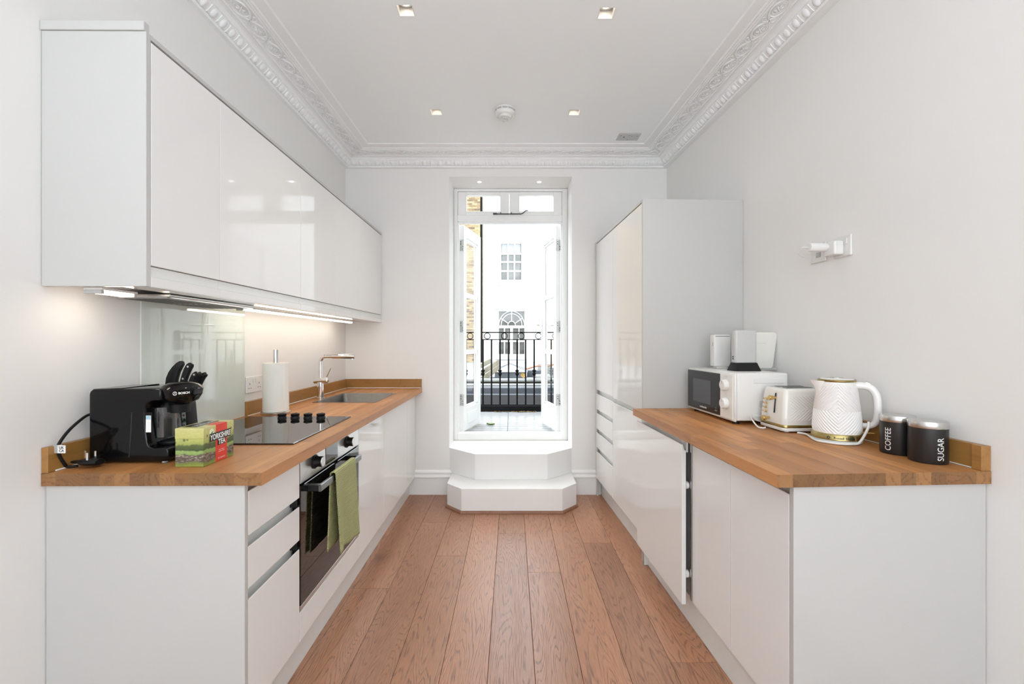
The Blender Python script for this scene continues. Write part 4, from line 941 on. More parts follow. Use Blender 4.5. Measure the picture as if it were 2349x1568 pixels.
mb = MB(); mb.box(-0.600,-0.558,1.2365,1.252,0.001,0.124,b=0.001); t.part('return', mb, M_GLOSS)
mb = MB(); mb.box(-0.604,-0.600,1.2365,1.256,0.001,0.124); t.part('edge_trim', mb, M_STEEL)
mb = MB(); mb.box(-0.548,-0.53,1.294,2.375,0.001,0.138)
single('plinth', mb, M_RAIL, 'white plinth under the tall larder units', 'plinth', RF, base=(-0.54,1.8,0))
# ---- tall units
TZ = 2.081
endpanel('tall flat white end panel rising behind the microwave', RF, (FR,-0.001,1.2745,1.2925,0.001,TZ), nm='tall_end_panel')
t = T('tall_fridge_housing', 'tall white gloss unit with two long doors reflecting the brickwork', 'cabinet', RF, base=(-0.3,1.59,0.14))
a, b = 1.293, 1.888
carcass(t, -0.004, FR+0.03, a, b, 0.14, TZ-0.016, top=True)
t.part('door', jfront(FR, -1, a, b, 0.862, TZ-0.022, jpull=False), M_GLOSS); t.part('door', jfront(FR, -1, a, b, 0.148, 0.832), M_GLOSS)
mb = MB(); mb.box(FR+0.022,FR+0.029,a+0.002,b-0.002,0.80,0.875); t.part('handle_rail', mb, M_RAIL)
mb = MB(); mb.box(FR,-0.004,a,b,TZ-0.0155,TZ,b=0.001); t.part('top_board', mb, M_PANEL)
t = T('tall_larder', 'tall white gloss larder with four drawers below its door, against the end wall', 'cabinet', RF, base=(-0.3,2.13,0.14))
a, b = 1.889, 2.372
carcass(t, -0.004, FR+0.03, a, b, 0.14, TZ-0.016, top=True)
t.part('door', jfront(FR, -1, a, b, 0.872, TZ-0.022, jpull=False), M_GLOSS)
for z0, z1 in ((0.713,0.838),(0.555,0.682),(0.402,0.524),(0.148,0.370)): t.part('drawer', jfront(FR, -1, a, b, z0, z1), M_GLOSS)
for z in (0.855,0.697,0.539,0.386): mb = MB(); mb.box(FR+0.022,FR+0.029,a+0.002,b-0.002,z-0.043,z+0.016); mb.box(FR+0.0202,FR+0.0218,a+0.002,b-0.002,z-0.05,z-0.0435); t.part('handle_rail', mb, M_RAIL)
mb = MB(); mb.box(FR,-0.004,a,b,TZ-0.0155,TZ,b=0.001); t.part('top_board', mb, M_PANEL)
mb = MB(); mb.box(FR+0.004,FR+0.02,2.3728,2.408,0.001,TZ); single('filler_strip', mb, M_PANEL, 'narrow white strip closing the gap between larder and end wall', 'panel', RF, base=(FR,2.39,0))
# ---------------------------------------------------------------- things on the worktops
# pod coffee machine: x out from the wall, y away from the eye
cb = (0.042, 0.100, WT+0.0005)
t = T('coffee_machine', 'black gloss pod coffee machine on the worktop end', 'coffee machine', LF, base=cb, local=True)
t.o.scale = (0.86, 1, 1)
def arc(cx, cz, r, a0, a1, n=6): return [(cx+r*math.cos(math.radians(a0+(a1-a0)*k/n)), cz+r*math.sin(math.radians(a0+(a1-a0)*k/n))) for k in range(n+1)]
out = arc(0.022,0.026,0.020,180,270,4)+[(0.265,0.006)]+arc(0.275,0.022,0.016,270,360,4)+[(0.291,0.040),(0.28,0.050)]+arc(0.235,0.070,0.022,270,180,5)+[(0.205,0.13)]+arc(0.232,0.168,0.027,180,90,5)+[(0.262,0.196),(0.262,0.232)]+[(0.20,0.234)]+arc(0.02,0.214,0.018,90,180,5)
mb = MB(); mb.prism(out, 'y', 0.0, 0.158, bev=0.006, seg=3); t.part('body', mb, M_BLACKGLOSS, smooth=35)
mb = MB(); mb.prism([(0.010,0.229),(0.120,0.2325),(0.120,0.2355),(0.012,0.2325)], 'y', 0.004, 0.154, bev=0.002); t.part('tank_lid', mb, M_BLACKGLOSS, smooth=35)
mb = MB(); mb.lathe([(0.028,0.176),(0.050,0.188),(0.060,0.205),(0.064,0.226),(0.061,0.231),(0.058,0.233),(0.052,0.240),(0.035,0.247),(0.0005,0.249)], 36, c=(0.272,0.076,0), sy=1.12); hd = t.part('brew_head', mb, M_BLACKGLOSS, smooth=40)
mb = MB(); mb.lathe([(0.030,0.150),(0.034,0.177)], 28, c=(0.268,0.076,0)); t.part('spout', mb, M_BLACKMATT, smooth=40)
mb = MB(); mb.lathe([(0.041,0.072),(0.041,0.168)], 28, c=(0.205,0.079,0)); t.part('water_column', mb, mat('smoky_gloss',(0.03,0.03,0.032),0.06,ior=1.8), smooth=40)
mb = MB(); mb.lathe([(0.044,0.0505),(0.046,0.056),(0.044,0.060)], 28, c=(0.246,0.079,0)); dt = t.part('drip_tray', mb, M_BLACKMATT, smooth=40)
mb = MB()
for k in range(5): mb.box(0.216,0.276,0.051+0.013*k,0.056+0.013*k,0.0602,0.0612)
t.part('grate', mb, M_DARKGAP, parent=dt)
mb = MB(); mb.box(0.328,0.337,0.055,0.097,0.206,0.226,b=0.003); bz = t.part('front_badge', mb, M_BLACKGLOSS)
def headmap(ang0, r): return lambda x, y: (0.272+r*math.cos(ang0+x/r), 0.076+1.12*r*math.sin(ang0+x/r), 0.217+y)
mb = MB(); mb.text('BOSCH', 0.0095, headmap(math.radians(-40),0.0647), bold=0.0003, step=0.004); t.part('lettering', mb, M_WHITE, parent=hd)
mb = MB(); f_ = headmap(math.radians(-62),0.0645); mb.tube([f_(0.0055*math.cos(2*PI*k/16),0.0055*math.sin(2*PI*k/16)) for k in range(16)], 0.0007, 5, closed=True); mb.tube([f_(-0.0015,-0.004),f_(-0.0015,0.004)],0.0006,4); mb.tube([f_(0.0015,-0.004),f_(0.0015,0.004)],0.0006,4); t.part('emblem', mb, M_WHITE, parent=hd)
mb = MB(); mb.box(0.209,0.2275,-0.0012,-0.0003,0.098,0.150); st = t.part('sticker', mb, M_WHITE, label='small white sticker with a pale blue heading')
mb = MB(); mb.box(0.2095,0.227,-0.0016,-0.00125,0.138,0.149); t.part('heading', mb, mat('pale_blue_print',(0.35,0.55,0.65),0.5), parent=st)
for x, y in ((0.03,0.02),(0.26,0.02),(0.03,0.138),(0.26,0.138)): mb = MB(); mb.lathe([(0.009,0),(0.008,0.007)], 12, c=(x,y,0)); t.part('foot', mb, M_TEXTGREY)
mb = MB(); mb.prism([(0.15,0.02),(0.158,0.10),(0.16,0.16),(0.156,0.16),(0.152,0.10),(0.146,0.02)], 'y', -0.0008, 0.0002); t.part('side_groove', mb, M_DARKGAP)
# its mains lead and plug
t = T('mains_lead', 'black mains lead and plug trailing from the coffee machine', 'cable', LF, base=(0.05,0.09,WT))
P = lambda px, py, Y: tuple(loc_in(LF, at(px, py, Y)))
pts = [P(206,939,1.43),P(190,947,1.42),P(150,957,1.39),P(115,985,1.345),P(97,1015,1.315),(0.026,0.025,0.945),P(97,1045,1.315),P(120,1064,1.33),P(155,1073,1.338),P(178,1072,1.345)]
pts = [(max(p[0],0.025),p[1],max(p[2],WT+0.005)) for p in pts]
mb = MB(); mb.tube(spline(pts,7), 0.0042, 8); t.part('flex', mb, M_BLACKMATT, smooth=60)
p = P(205,1066,1.355); cx_, cy_ = p[0], 0.062
mb = MB(); mb.loft([[(cx_-0.045+0.012*i+x*0, cy_+y*s_, WT+0.006+0.011+(z*0.011)*s_) for y, z in [(0.022*math.cos(2*PI*k/14), math.sin(2*PI*k/14)) for k in range(14)]] for i, s_ in enumerate((0.3,0.42,0.5,0.9,1.0,1.0,0.95,0.8))])
pl = t.part('plug', mb, M_BLACKMATT, smooth=45)
for x, y, h_ in ((-0.006,0.0,0.022),(0.012,-0.013,0.019),(0.012,0.013,0.019)):
    mb = MB(); mb.box(cx_+x-0.003,cx_+x+0.003,cy_+y-0.0015,cy_+y+0.0015,WT+0.022,WT+0.028+h_,b=0.0006); t.part('pin', mb, M_CHROME, parent=pl)
mb = MB(); q = P(105,1029,1.31); mb.box(0.016,0.052,q[1]-0.006,q[1]-0.004,q[2]-0.0115,q[2]+0.0115); mb.box(0.016,0.030,q[1]-0.006,q[1]+0.006,q[2]-0.0115,q[2]+0.0115)
tg = t.part('tag', mb, M_WHITE, label='white tag wrapped round the lead')
for s_, dz in (('UK',0.0045),('CA',-0.0045)):
    mb = MB(); mb.text(s_, 0.0105, lambda x, y, dz=dz: (0.0415+x, q[1]-0.0063, q[2]+dz+y), bold=0.0003); t.part('lettering', mb, M_INK, parent=tg)

# tea box with a printed dale landscape
m_, nt_, b_ = nodes('tea_landscape'); L = nt_.links.new
tc = N(nt_,'ShaderNodeTexCoord'); sp = N(nt_,'ShaderNodeSeparateXYZ'); L(tc.outputs['Object'], sp.inputs[0])
cbn = N(nt_,'ShaderNodeMath', operation='ADD'); L(sp.outputs[0], cbn.inputs[0]); L(sp.outputs[1], cbn.inputs[1])
nz = N(nt_,'ShaderNodeTexNoise'); nz.inputs['Scale'].default_value = 38; nz.inputs['Detail'].default_value = 5; L(tc.outputs['Object'], nz.inputs['Vector'])
hh = N(nt_,'ShaderNodeMath', operation='MULTIPLY_ADD'); hh.inputs[1].default_value = 0.022; L(nz.outputs['Fac'], hh.inputs[0]); L(sp.outputs[2], hh.inputs[2])
mr = N(nt_,'ShaderNodeMapRange'); mr.inputs[1].default_value = 0.011; mr.inputs[2].default_value = 0.13; L(hh.outputs[0], mr.inputs[0])
gr = ramp(nt_, [(0.0,(0.26,0.30,0.06)),(0.10,(0.16,0.20,0.05)),(0.13,(0.26,0.21,0.17)),(0.29,(0.34,0.28,0.24)),(0.32,(0.24,0.38,0.09)),(0.39,(0.30,0.42,0.14)),(0.42,(0.06,0.09,0.03)),(0.54,(0.10,0.13,0.04)),(0.58,(0.36,0.40,0.11)),(0.72,(0.50,0.50,0.16)),(1.0,(0.60,0.57,0.24))]); L(mr.outputs[0], gr.inputs[0])
vo = N(nt_,'ShaderNodeTexVoronoi'); vo.inputs['Scale'].default_value = 170; mpv = N(nt_,'ShaderNodeMapping'); mpv.inputs['Scale'].default_value = (0.6,0.6,1.4); L(tc.outputs['Object'], mpv.inputs[0]); L(mpv.outputs[0], vo.inputs['Vector'])
vr = ramp(nt_, [(0.1,(1.25,1.22,1.2)),(0.6,(0.35,0.33,0.3))]); L(vo.outputs['Distance'], vr.inputs[0])
wm = ramp(nt_, [(0.105,(0,0,0)),(0.13,(1,1,1)),(0.29,(1,1,1)),(0.32,(0.12,0.12,0.12))]); L(mr.outputs[0], wm.inputs[0])
mx = N(nt_,'ShaderNodeMix', data_type='RGBA', blend_type='MULTIPLY'); L(wm.outputs[0], mx.inputs[0]); L(gr.outputs[0], mx.inputs[6]); L(vr.outputs[0], mx.inputs[7])
vo2 = N(nt_,'ShaderNodeTexVoronoi'); vo2.inputs['Scale'].default_value = 45; L(tc.outputs['Object'], vo2.inputs['Vector'])
br = ramp(nt_, [(0.16,(1,1,1)),(0.26,(0,0,0))]); L(vo2.outputs['Distance'], br.inputs[0])
bm_ = ramp(nt_, [(0.36,(0,0,0)),(0.42,(0.85,0.85,0.85)),(0.80,(0.75,0.75,0.75)),(0.88,(0,0,0))]); L(mr.outputs[0], bm_.inputs[0])
bb = N(nt_,'ShaderNodeMath', operation='MULTIPLY'); L(br.outputs[0], bb.inputs[0]); L(bm_.outputs[0], bb.inputs[1])
mx2 = N(nt_,'ShaderNodeMix', data_type='RGBA'); L(bb.outputs[0], mx2.inputs[0]); L(mx.outputs[2], mx2.inputs[6]); mx2.inputs[7].default_value = (0.05,0.075,0.03,1); L(mx2.outputs[2], b_.inputs['Base Color']); b_.inputs['Roughness'].default_value = 0.35
M_TEA = m_
tp = loc_in(LF, at(466.8,1071,1.352)); bw, bd, bh = 0.0855, 0.147, 0.117
t = T('tea_box', 'printed cardboard tea box beside the hob', 'box', LF, base=(tp.x, tp.y, WT+0.0005), local=True)
mb = MB(); mb.box(-bw,0,0,bd,0,bh-0.0322,b=0.0006); t.part('carton', mb, M_TEA)
mb = MB(); mb.box(-bw-0.0008,0.0008,-0.0008,bd+0.0008,bh-0.032,bh,b=0.0008); t.part('lid', mb, M_TEA)
e = 0.0013
mb = MB(); mb.box(0.0002,0.0010,0.056,0.111,0.0005,bh-0.033); mb.box(0.0010,0.0016,0.056,0.111,bh-0.033,bh+0.0004); mb.box(-0.030,0.0016,0.056,0.111,bh+0.0001,bh+0.0006); t.part('red_band', mb, M_RED, label='red printed band')
mb = MB(); mb.prism([(0.026,0.069),(0.128,0.069),(0.128,0.094),(0.026,0.094)], 'x', 0.0016, 0.0022); mb.prism([(0.064,0.051),(0.102,0.051),(0.102,0.069),(0.064,0.069)], 'x', 0.0016, 0.0022); lbp = t.part('title_panel', mb, M_INK, label='black title panel')
for s_, z, sz, y in (('YORKSHIRE',0.0805,0.0235,0.077),('TEA',0.0605,0.0225,0.083)):
    mb = MB(); mb.text(s_, sz, lambda x, y_, z=z, y=y: (0.0025, y+x, z+y_), sx=0.80 if len(s_) > 4 else 0.86, bold=0.0006); t.part('lettering', mb, M_WHITE, parent=lbp)
for s_, z, sz in (("Let's have a",0.0355,0.0058),('proper brew',0.0300,0.0058),('80 TEABAGS',0.009,0.0062)):
    mb = MB(); mb.text(s_, sz, lambda x, y_, z=z: (0.0013, 0.0835+x, z+y_)); t.part('small_lettering', mb, M_WHITE)
mb = MB(); mb.box(-0.078,-0.036,0.022,0.130,bh+0.0001,bh+0.0006); tl = t.part('top_title_panel', mb, M_INK)
mb = MB(); mb.text('YORKSHIRE', 0.020, lambda x, y_: (-0.050-y_+0.004, 0.076+x, bh+0.0009), bold=0.0003, sx=0.92); t.part('lettering', mb, M_WHITE, parent=tl)
mb = MB(); mb.text('TEA', 0.016, lambda x, y_: (-0.068-y_, 0.076+x, bh+0.0009), bold=0.0003); t.part('lettering', mb, M_WHITE, parent=tl)
mb = MB(); mb.lathe([(0.011,0.0011),(0.0108,0.0017)], 20, c=(0,0.036,0.098), axis='x'); rd = t.part('round_seal', mb, mat('cream_print',(0.75,0.75,0.55),0.5), label='round cream seal')
mb = MB(); mb.prism([(0.031,0.093),(0.041,0.097),(0.042,0.101),(0.032,0.097)], 'x', 0.0017, 0.0021); t.part('leaf_mark', mb, mat('leaf_print',(0.1,0.25,0.05),0.5), parent=rd)

# knife block and five knives
YK = 1.60
kx = lambda px: (px-CX)*YK/FPX
kz = lambda py: H-(py-CY)*YK/FPX
kb0 = (-1.185, YK, WT+0.0005)
t = T('knife_block', 'dark tapering knife block behind the coffee machine', 'knife block', base=kb0)
mb = MB(); mb.prism([(-1.225,WT+0.001),(-1.125,WT+0.001),(-1.140,1.045),(-1.156,1.082),(-1.216,1.110)], 'y', 1.556, 1.606, bev=0.004, seg=2); t.part('block', mb, M_BLACKMATT, smooth=40)
m_, nt_, b_ = nodes('label_print'); tc = N(nt_,'ShaderNodeTexCoord'); nz = N(nt_,'ShaderNodeTexNoise'); nz.inputs['Scale'].default_value = 55; nz.inputs['Detail'].default_value = 3; nt_.links.new(tc.outputs['Object'], nz.inputs['Vector'])
r_ = ramp(nt_, [(0.38,(0.02,0.03,0.03)),(0.45,(0.10,0.16,0.08)),(0.52,(0.45,0.50,0.50)),(0.62,(0.75,0.78,0.78)),(0.68,(0.25,0.10,0.06))]); nt_.links.new(nz.outputs['Fac'], r_.inputs[0]); nt_.links.new(r_.outputs[0], b_.inputs['Base Color']); b_.inputs['Roughness'].default_value = 0.3
mb = MB(); mb.prism([(-1.160,0.935),(-1.132,0.935),(-1.140,1.022),(-1.156,1.022)], 'y', 1.5548, 1.5558); lbp = t.part('label', mb, M_INK, label='black printed label')
mb = MB(); mb.prism([(-1.157,0.968),(-1.138,0.968),(-1.142,1.017),(-1.154,1.017)], 'y', 1.5541, 1.5547); t.part('picture', mb, m_, parent=lbp)
KN = [((395,884),(396,862),(404,842),(417,831),15,0.4,1.595,'wide curved cleaver-like handle, tallest of the five','stacked first'),
      ((420,882),(425,864),(432,846),(439,834),13,0.45,1.578,'',''),((438,884),(441,874),(447,862),(452,855),11,0.4,1.564,'',''),((446,886),(450,874),(456,862),(460,855),9,0.4,1.580,'',''),((454,888),(459,876),(466,863),(472,857),11,0.4,1.597,'','')]
KL = ['black kitchen knife handle with the broadest curved grip, tallest in the block','long black kitchen knife handle with two rivets, second tallest','short black knife handle with one rivet, in front of the other short ones','short black knife handle in the middle of the three short ones','short black knife handle leaning farthest towards the room']
for i, (a, b, c, d, w_, _, y_, _, _) in enumerate(KN):
    p4 = [Vector(((q[0]-CX)*y_/FPX, 0, H-(q[1]-CY)*y_/FPX)) for q in (a,b,c,d)]; path = spline(p4, 5); n = len(path); wd = w_*YK/FPX*0.5
    Lf, Rt = [], []
    for k, q in enumerate(path):
        tg = (path[min(k+1,n-1)]-path[max(k-1,0)]).normalized(); nn = Vector((-tg.z,0,tg.x)); s_ = k/(n-1)
        prof = (0.85+0.5*s_*(1-s_)*(2.2 if i == 0 else 0.6)+0.15*s_) * (1.0 if s_ < 0.93 else 0.72)
        Lf.append(q+nn*wd*prof*(1.45 if i == 0 else 1.0)); Rt.append(q-nn*wd*prof*0.9)
    outl = [(v.x, v.z) for v in Lf]+[(v.x, v.z) for v in Rt[::-1]]
    if i == 0: outl = [((a_-CX)*y_/FPX, H-(b_-CY)*y_/FPX) for a_, b_ in ((382,882),(384,866),(390,852),(398,841),(407,832),(415,827),(420,829),(421,836),(417,843),(412,853),(408,866),(405,882))]
    t = T('kitchen_knife', KL[i], 'knife', base=(p4[0].x, y_, p4[0].z), group=None)
    mb = MB(); mb.prism(outl, 'y', y_-0.009, y_+0.009, bev=0.003, seg=2); hd = t.part('handle', mb, M_BLACKMATT, smooth=40)
    dn = (p4[0]-p4[1]).normalized(); e0, e1 = p4[0]+dn*0.001, p4[0]+dn*0.024; nn = Vector((-dn.z,0,dn.x))*0.008
    mb = MB(); mb.prism([((e0+nn).x,(e0+nn).z),((e0-nn).x,(e0-nn).z),((e1-nn).x,(e1-nn).z),((e1+nn).x,(e1+nn).z)], 'y', y_-0.001, y_+0.001); t.part('blade', mb, M_STEEL)
    for s_ in ((), (0.32,0.85), (0.8,), (0.8,), (0.8,))[i]:
        q = path[int(s_*(n-1))]; mb = MB(); mb.lathe([(0.0036,y_-0.0098),(0.0030,y_-0.0089)], 12, c=(q.x,0,q.z), axis='y')
        for v in mb.bm.verts: pass
        t.part('rivet', mb, M_STEEL, parent=hd)
# paper towel on its stand
p = loc_in(LF, (-1.246, 2.345, 0)); t = T('paper_towel_holder', 'steel paper towel stand beside the hob', 'holder', LF, base=(p.x,p.y,WT+0.0005), local=True)
mb = MB(); mb.lathe([(0.069,0),(0.071,0.003),(0.071,0.014),(0.067,0.016),(0.0005,0.0165)], 40); t.part('base', mb, M_STEEL, smooth=40)
mb = MB(); mb.lathe([(0.012,0.0165),(0.012,0.338),(0.010,0.340)], 20); t.part('pole', mb, M_STEEL, smooth=40)
t = T('paper_towel_roll', 'roll of quilted white kitchen paper on the steel stand', 'paper towels', LF, base=(p.x,p.y,WT+0.018), local=True)
def rollf(u, v):
    a = 2*PI*u; r = 0.0620+0.0009*u+0.0005*math.sin(40*a)*math.sin(v*60)+0.0004*math.sin(3*a+v*9); return (r*math.cos(a+2.6), r*math.sin(a+2.6), 0.252*v)
mb = MB(); mb.grid(rollf, 96, 30)
n_ = 48
for z in (0.0, 0.252):
    mb.loft([[(r*math.cos(2*PI*k/n_), r*math.sin(2*PI*k/n_), z) for k in range(n_)] for r in (0.0625,0.021)], capb=False, capt=False)
rl = t.part('sheets', mb, M_PAPER, smooth=50)
mb = MB(); mb.lathe([(0.0205,0.0005),(0.0205,0.251)], 24, capb=False, capt=False); mb.lathe([(0.0185,0.0005),(0.0185,0.251)], 24, capb=False, capt=False); t.part('core', mb, mat('card_core',(0.5,0.4,0.28),0.8), smooth=40)
mb = MB(); mb.grid(lambda u, v: ((0.0640+0.003*u*u)*math.cos(-0.55+0.10*u), (0.0640+0.003*u*u)*math.sin(-0.55+0.10*u), 0.001+0.25*v), 4, 4); t.part('loose_sheet', mb, M_PAPER, smooth=60)

# ---- microwave facing into the room
MV0, MV1, MU0, MU1, MZ0, MZ1 = 0.748, 1.215, -0.363, -0.098, 0.893, 1.117
t = T('microwave', 'white compact microwave with black door, facing across the room', 'microwave', RF, base=((MU0+MU1)/2,(MV0+MV1)/2,WT+0.0005))
mb = MB(); mb.box(MU0+0.022,MU1,MV0,MV1,MZ0+0.004,MZ1,b=0.008,seg=3); cs_ = t.part('case', mb, M_PLASTIC, smooth=40)
mb = MB(); mb.box(MU0+0.010,MU0+0.0225,MV0-0.002,MV1+0.002,MZ0,MZ1+0.001,b=0.006,seg=2); t.part('front_frame', mb, M_PLASTIC, smooth=40)
vd = MV0+0.115
mb = MB(); mb.box(MU0+0.002,MU0+0.0098,vd+0.001,MV1-0.008,MZ0+0.012,MZ1-0.010,b=0.003); dr = t.part('door', mb, mat('black_door_gloss',(0.012,0.012,0.014),0.08), label='black glass door')
mb = MB(); mb.box(MU0+0.0008,MU0+0.0018,vd+0.085,MV1-0.075,MZ0+0.050,MZ1-0.052); t.part('window_mesh', mb, mat('grey_mesh_window',(0.075,0.08,0.09),0.22), parent=dr, label='grey see-through window')
mb = MB(); mb.text('cookworks', 0.016, lambda x, y: (MU0+0.0014, vd+0.165-x, MZ0+0.030+y), bold=0.0003); t.part('lettering', mb, M_WHITE, parent=dr)
mb = MB(); mb.text('700W', 0.010, lambda x, y: (MU0+0.0014, vd+0.035-x, MZ0+0.030+y)); mb.text('17L', 0.010, lambda x, y: (MU0+0.0014, vd+0.035-x, MZ0+0.042+y)); t.part('small_lettering', mb, M_TEXTGREY, parent=dr)
mb = MB(); mb.box(MU0+0.003,MU0+0.0098,MV0+0.004,vd-0.001,MZ0+0.008,MZ1-0.008,b=0.002); cp = t.part('control_panel', mb, M_PLASTICW)
for z in (1.058, 0.972):
    mb = MB(); mb.lathe([(0.026,MU0+0.0028),(0.0265,MU0-0.002),(0.0245,MU0-0.016),(0.022,MU0-0.019),(0.0005,MU0-0.0195)], 28, c=(0,MV0+0.058,z), axis='x'); k = t.part('dial', mb, M_PLASTIC, smooth=40)
    mb = MB(); mb.box(MU0-0.0205,MU0-0.0194,MV0+0.0565,MV0+0.0595,z+0.006,z+0.022); t.part('pointer', mb, M_TEXTGREY, parent=k)
for z, s_ in ((1.097,'POWER'),(1.016,'MIN'),(0.932,'30')):
    mb = MB(); mb.text(s_, 0.008, lambda x, y, z=z: (MU0+0.0026, MV0+0.060-x, z+y)); t.part('lettering', mb, M_TEXTGREY, parent=cp)
mb = MB(); mb.box(MU0+0.10,MU1-0.02,MV0-0.003,MV0+0.001,1.070,1.092,b=0.002); mb.box(MU0+0.10,MU1-0.02,MV0-0.003,MV0+0.001,0.915,0.925,b=0.0015); t.part('side_rib', mb, M_PLASTIC)
mb = MB()
for k in range(12): mb.box(MU0+0.13+0.006*k,MU0+0.1325+0.006*k,MV0-0.0006,MV0+0.0005,0.960,0.990)
t.part('vent_slot', mb, M_TEXTGREY)
for u in (MU0+0.04, MU1-0.03):
    for v in (MV0+0.04, MV1-0.04): mb = MB(); mb.lathe([(0.014,WT+0.0005),(0.016,MZ0+0.0035)], 14, c=(u,v,0)); t.part('foot', mb, M_DARKGAP)
# devices on the microwave
def on_top(x, y): return loc_in(RF, (x, y, 0))
q = on_top(1.128, 2.41)
t = T('adaptor_box', 'white narrow box device on the microwave, farthest from the viewer', 'device', RF, base=(q.x,q.y,MZ1+0.0005), local=True)
mb = MB(); mb.box(-0.045,0.045,-0.025,0.025,0.012,0.182,b=0.006,seg=2); t.part('case', mb, M_PLASTIC, smooth=40)
mb = MB(); mb.box(-0.040,0.040,-0.0256,-0.0248,0.172,0.1745); t.part('top_slot', mb, M_DARKGAP)
mb = MB(); mb.box(-0.0455,-0.0448,-0.012,-0.004,0.12,0.14); t.part('port', mb, M_TEXTGREY)
mb = MB(); mb.box(-0.028,0.028,-0.022,0.022,0.0,0.013,b=0.003); t.part('stand', mb, M_PLASTIC)
q = on_top(1.155, 2.215)
t = T('wireless_hub', 'slim white upright hub standing in a black base on the microwave', 'router', RF, base=(q.x,q.y,MZ1+0.0005), local=True)
mb = MB(); mb.loft([[(x, y, z) for x, y in rrect(w_, d_, 0.006, 4)] for w_, d_, z in ((0.134,0.080,0.0),(0.132,0.078,0.004),(0.112,0.052,0.038),(0.110,0.050,0.040))]); t.part('base', mb, M_BLACKMATT, smooth=40, label='black tapering base')
mb = MB(); mb.loft([[(x, y, z) for x, y in rrect(w_, d_, 0.012, 5)] for w_, d_, z in ((0.106,0.040,0.0402),(0.111,0.044,0.046),(0.112,0.045,0.192),(0.108,0.042,0.199),(0.096,0.034,0.202))]); bd_ = t.part('body', mb, M_PANEL, smooth=40)
mb = MB()
for z in (0.056,0.066): mb.box(-0.0567,-0.0558,-0.006,0.004,z,z+0.006)
t.part('port', mb, M_DARKGAP, parent=bd_)
q = on_top(1.253, 2.285)
t = T('router', 'large flat white router leaning behind the hub on the microwave', 'router', RF, base=(q.x,q.y,MZ1+0.0005), rot=0.05, local=True)
mb = MB(); mb.prism([(-0.085,0.006)]+arc(0.070,0.020,0.014,270,350,4)+arc(0.088,0.175,0.018,0,90,4)+arc(-0.082,0.180,0.013,90,180,4)+[(-0.095,0.02)], 'y', -0.018, 0.018, bev=0.006, seg=2); bd_ = t.part('body', mb, M_PLASTICW, smooth=40)
mb = MB(); mb.box(-0.035,0.045,-0.0186,-0.0180,0.135,0.1362); t.part('slot', mb, M_TEXTGREY, parent=bd_)
mb = MB(); mb.lathe([(0.003,-0.0187),(0.003,-0.0179)], 10, c=(-0.015,0,0.038), axis='y'); t.part('indicator', mb, M_DARKGAP, parent=bd_)
mb = MB(); mb.box(-0.080,0.085,-0.022,0.022,0.0,0.0058,b=0.002); t.part('foot', mb, M_TEXTGREY)
mb = MB(); mb.tube(spline([(0.07,0.015,0.010),(0.098,-0.01,0.006),(0.085,-0.026,0.004)],6), 0.0022, 6); t.part('cable', mb, M_PLASTIC, smooth=60)

# ---- toaster (end with the lever faces into the room)
q = on_top(1.228, 1.945)
t = T('toaster', 'white two-slot toaster with ribbed sides and gold trim', 'toaster', RF, base=(q.x,q.y,WT+0.0005), local=True)
tl_, tw_ = 0.212, 0.160
def tsec(w_, d_, z, bow): 
    out_ = []
    for x, y in rrect(w_, d_, 0.016, 5):
        if x < -w_/2+0.02: x -= bow*(1-(2*y/d_)**2)
        if x > w_/2-0.02: x += bow*0.5*(1-(2*y/d_)**2)
        out_.append((x, y, z))
    return out_
secs = [(0.216,0.164,0.0135,0.010),(0.220,0.168,0.028,0.010),(0.217,0.165,0.070,0.010),(0.206,0.158,0.125,0.010),(0.192,0.150,0.166,0.009),(0.186,0.146,0.176,0.008),(0.174,0.136,0.181,0.007)]
secs = [(w_*0.86, d_, z, b_) for w_, d_, z, b_ in secs]
mb = MB(); mb.loft([tsec(w_, d_, z, b_) for w_, d_, z, b_ in secs]); bd_ = t.part('body', mb, M_PLASTICW, smooth=35)
mb = MB(); mb.loft([tsec(0.191,0.170,0.0195,0.0105), tsec(0.1915,0.1705,0.021,0.0105), tsec(0.1905,0.1695,0.030,0.0105), tsec(0.1895,0.168,0.0315,0.010)], capb=False, capt=False); t.part('gold_band', mb, M_ANTBRASS, smooth=40, label='gold band round the foot')
mb = MB(); mb.loft([tsec(0.190,0.170,0.006,0.0105), tsec(0.194,0.174,0.012,0.011), tsec(0.190,0.170,0.0193,0.0105)]); t.part('base', mb, M_PLASTIC, smooth=40)
# chevron ribs pressed into the long sides
sideY = lambda z: 0.5*(0.168+(0.150-0.168)*(z-0.028)/(0.166-0.028))
for sg in (-1, 1):
    mb = MB()
    def tr(u, v):
        x = -0.074+0.155*u*(1-0.10*v); z = 0.040+0.120*v
        k = (abs(z-0.098)/0.0125 + (x+0.074)/0.0150) % 1.0
        h_ = 0.0036*(0.5-0.5*math.cos(2*PI*k))*min(1, 12*u, 12*(1-u), 10*v, 10*(1-v))
        return (x, sg*(sideY(z)-0.0010+h_), z)
    mb.grid(tr, 150, 110); t.part('ribbed_side', mb, M_PLASTICW, smooth=70)
mb = MB(); mb.loft([tsec(0.140,0.120,0.1812,0.004), tsec(0.136,0.116,0.1835,0.004)]); tp_ = t.part('top_plate', mb, M_STEEL, smooth=30)
for y in (-0.027, 0.027): mb = MB(); mb.box(-0.056,0.060,y-0.013,y+0.013,0.1836,0.1846); t.part('bread_slot', mb, M_DARKGAP, parent=tp_)
xe = lambda z: -0.43*(0.220+(0.192-0.220)*(z-0.028)/0.138)-0.0096
mb = MB()
zs = [0.075+0.085*k/8 for k in range(9)]
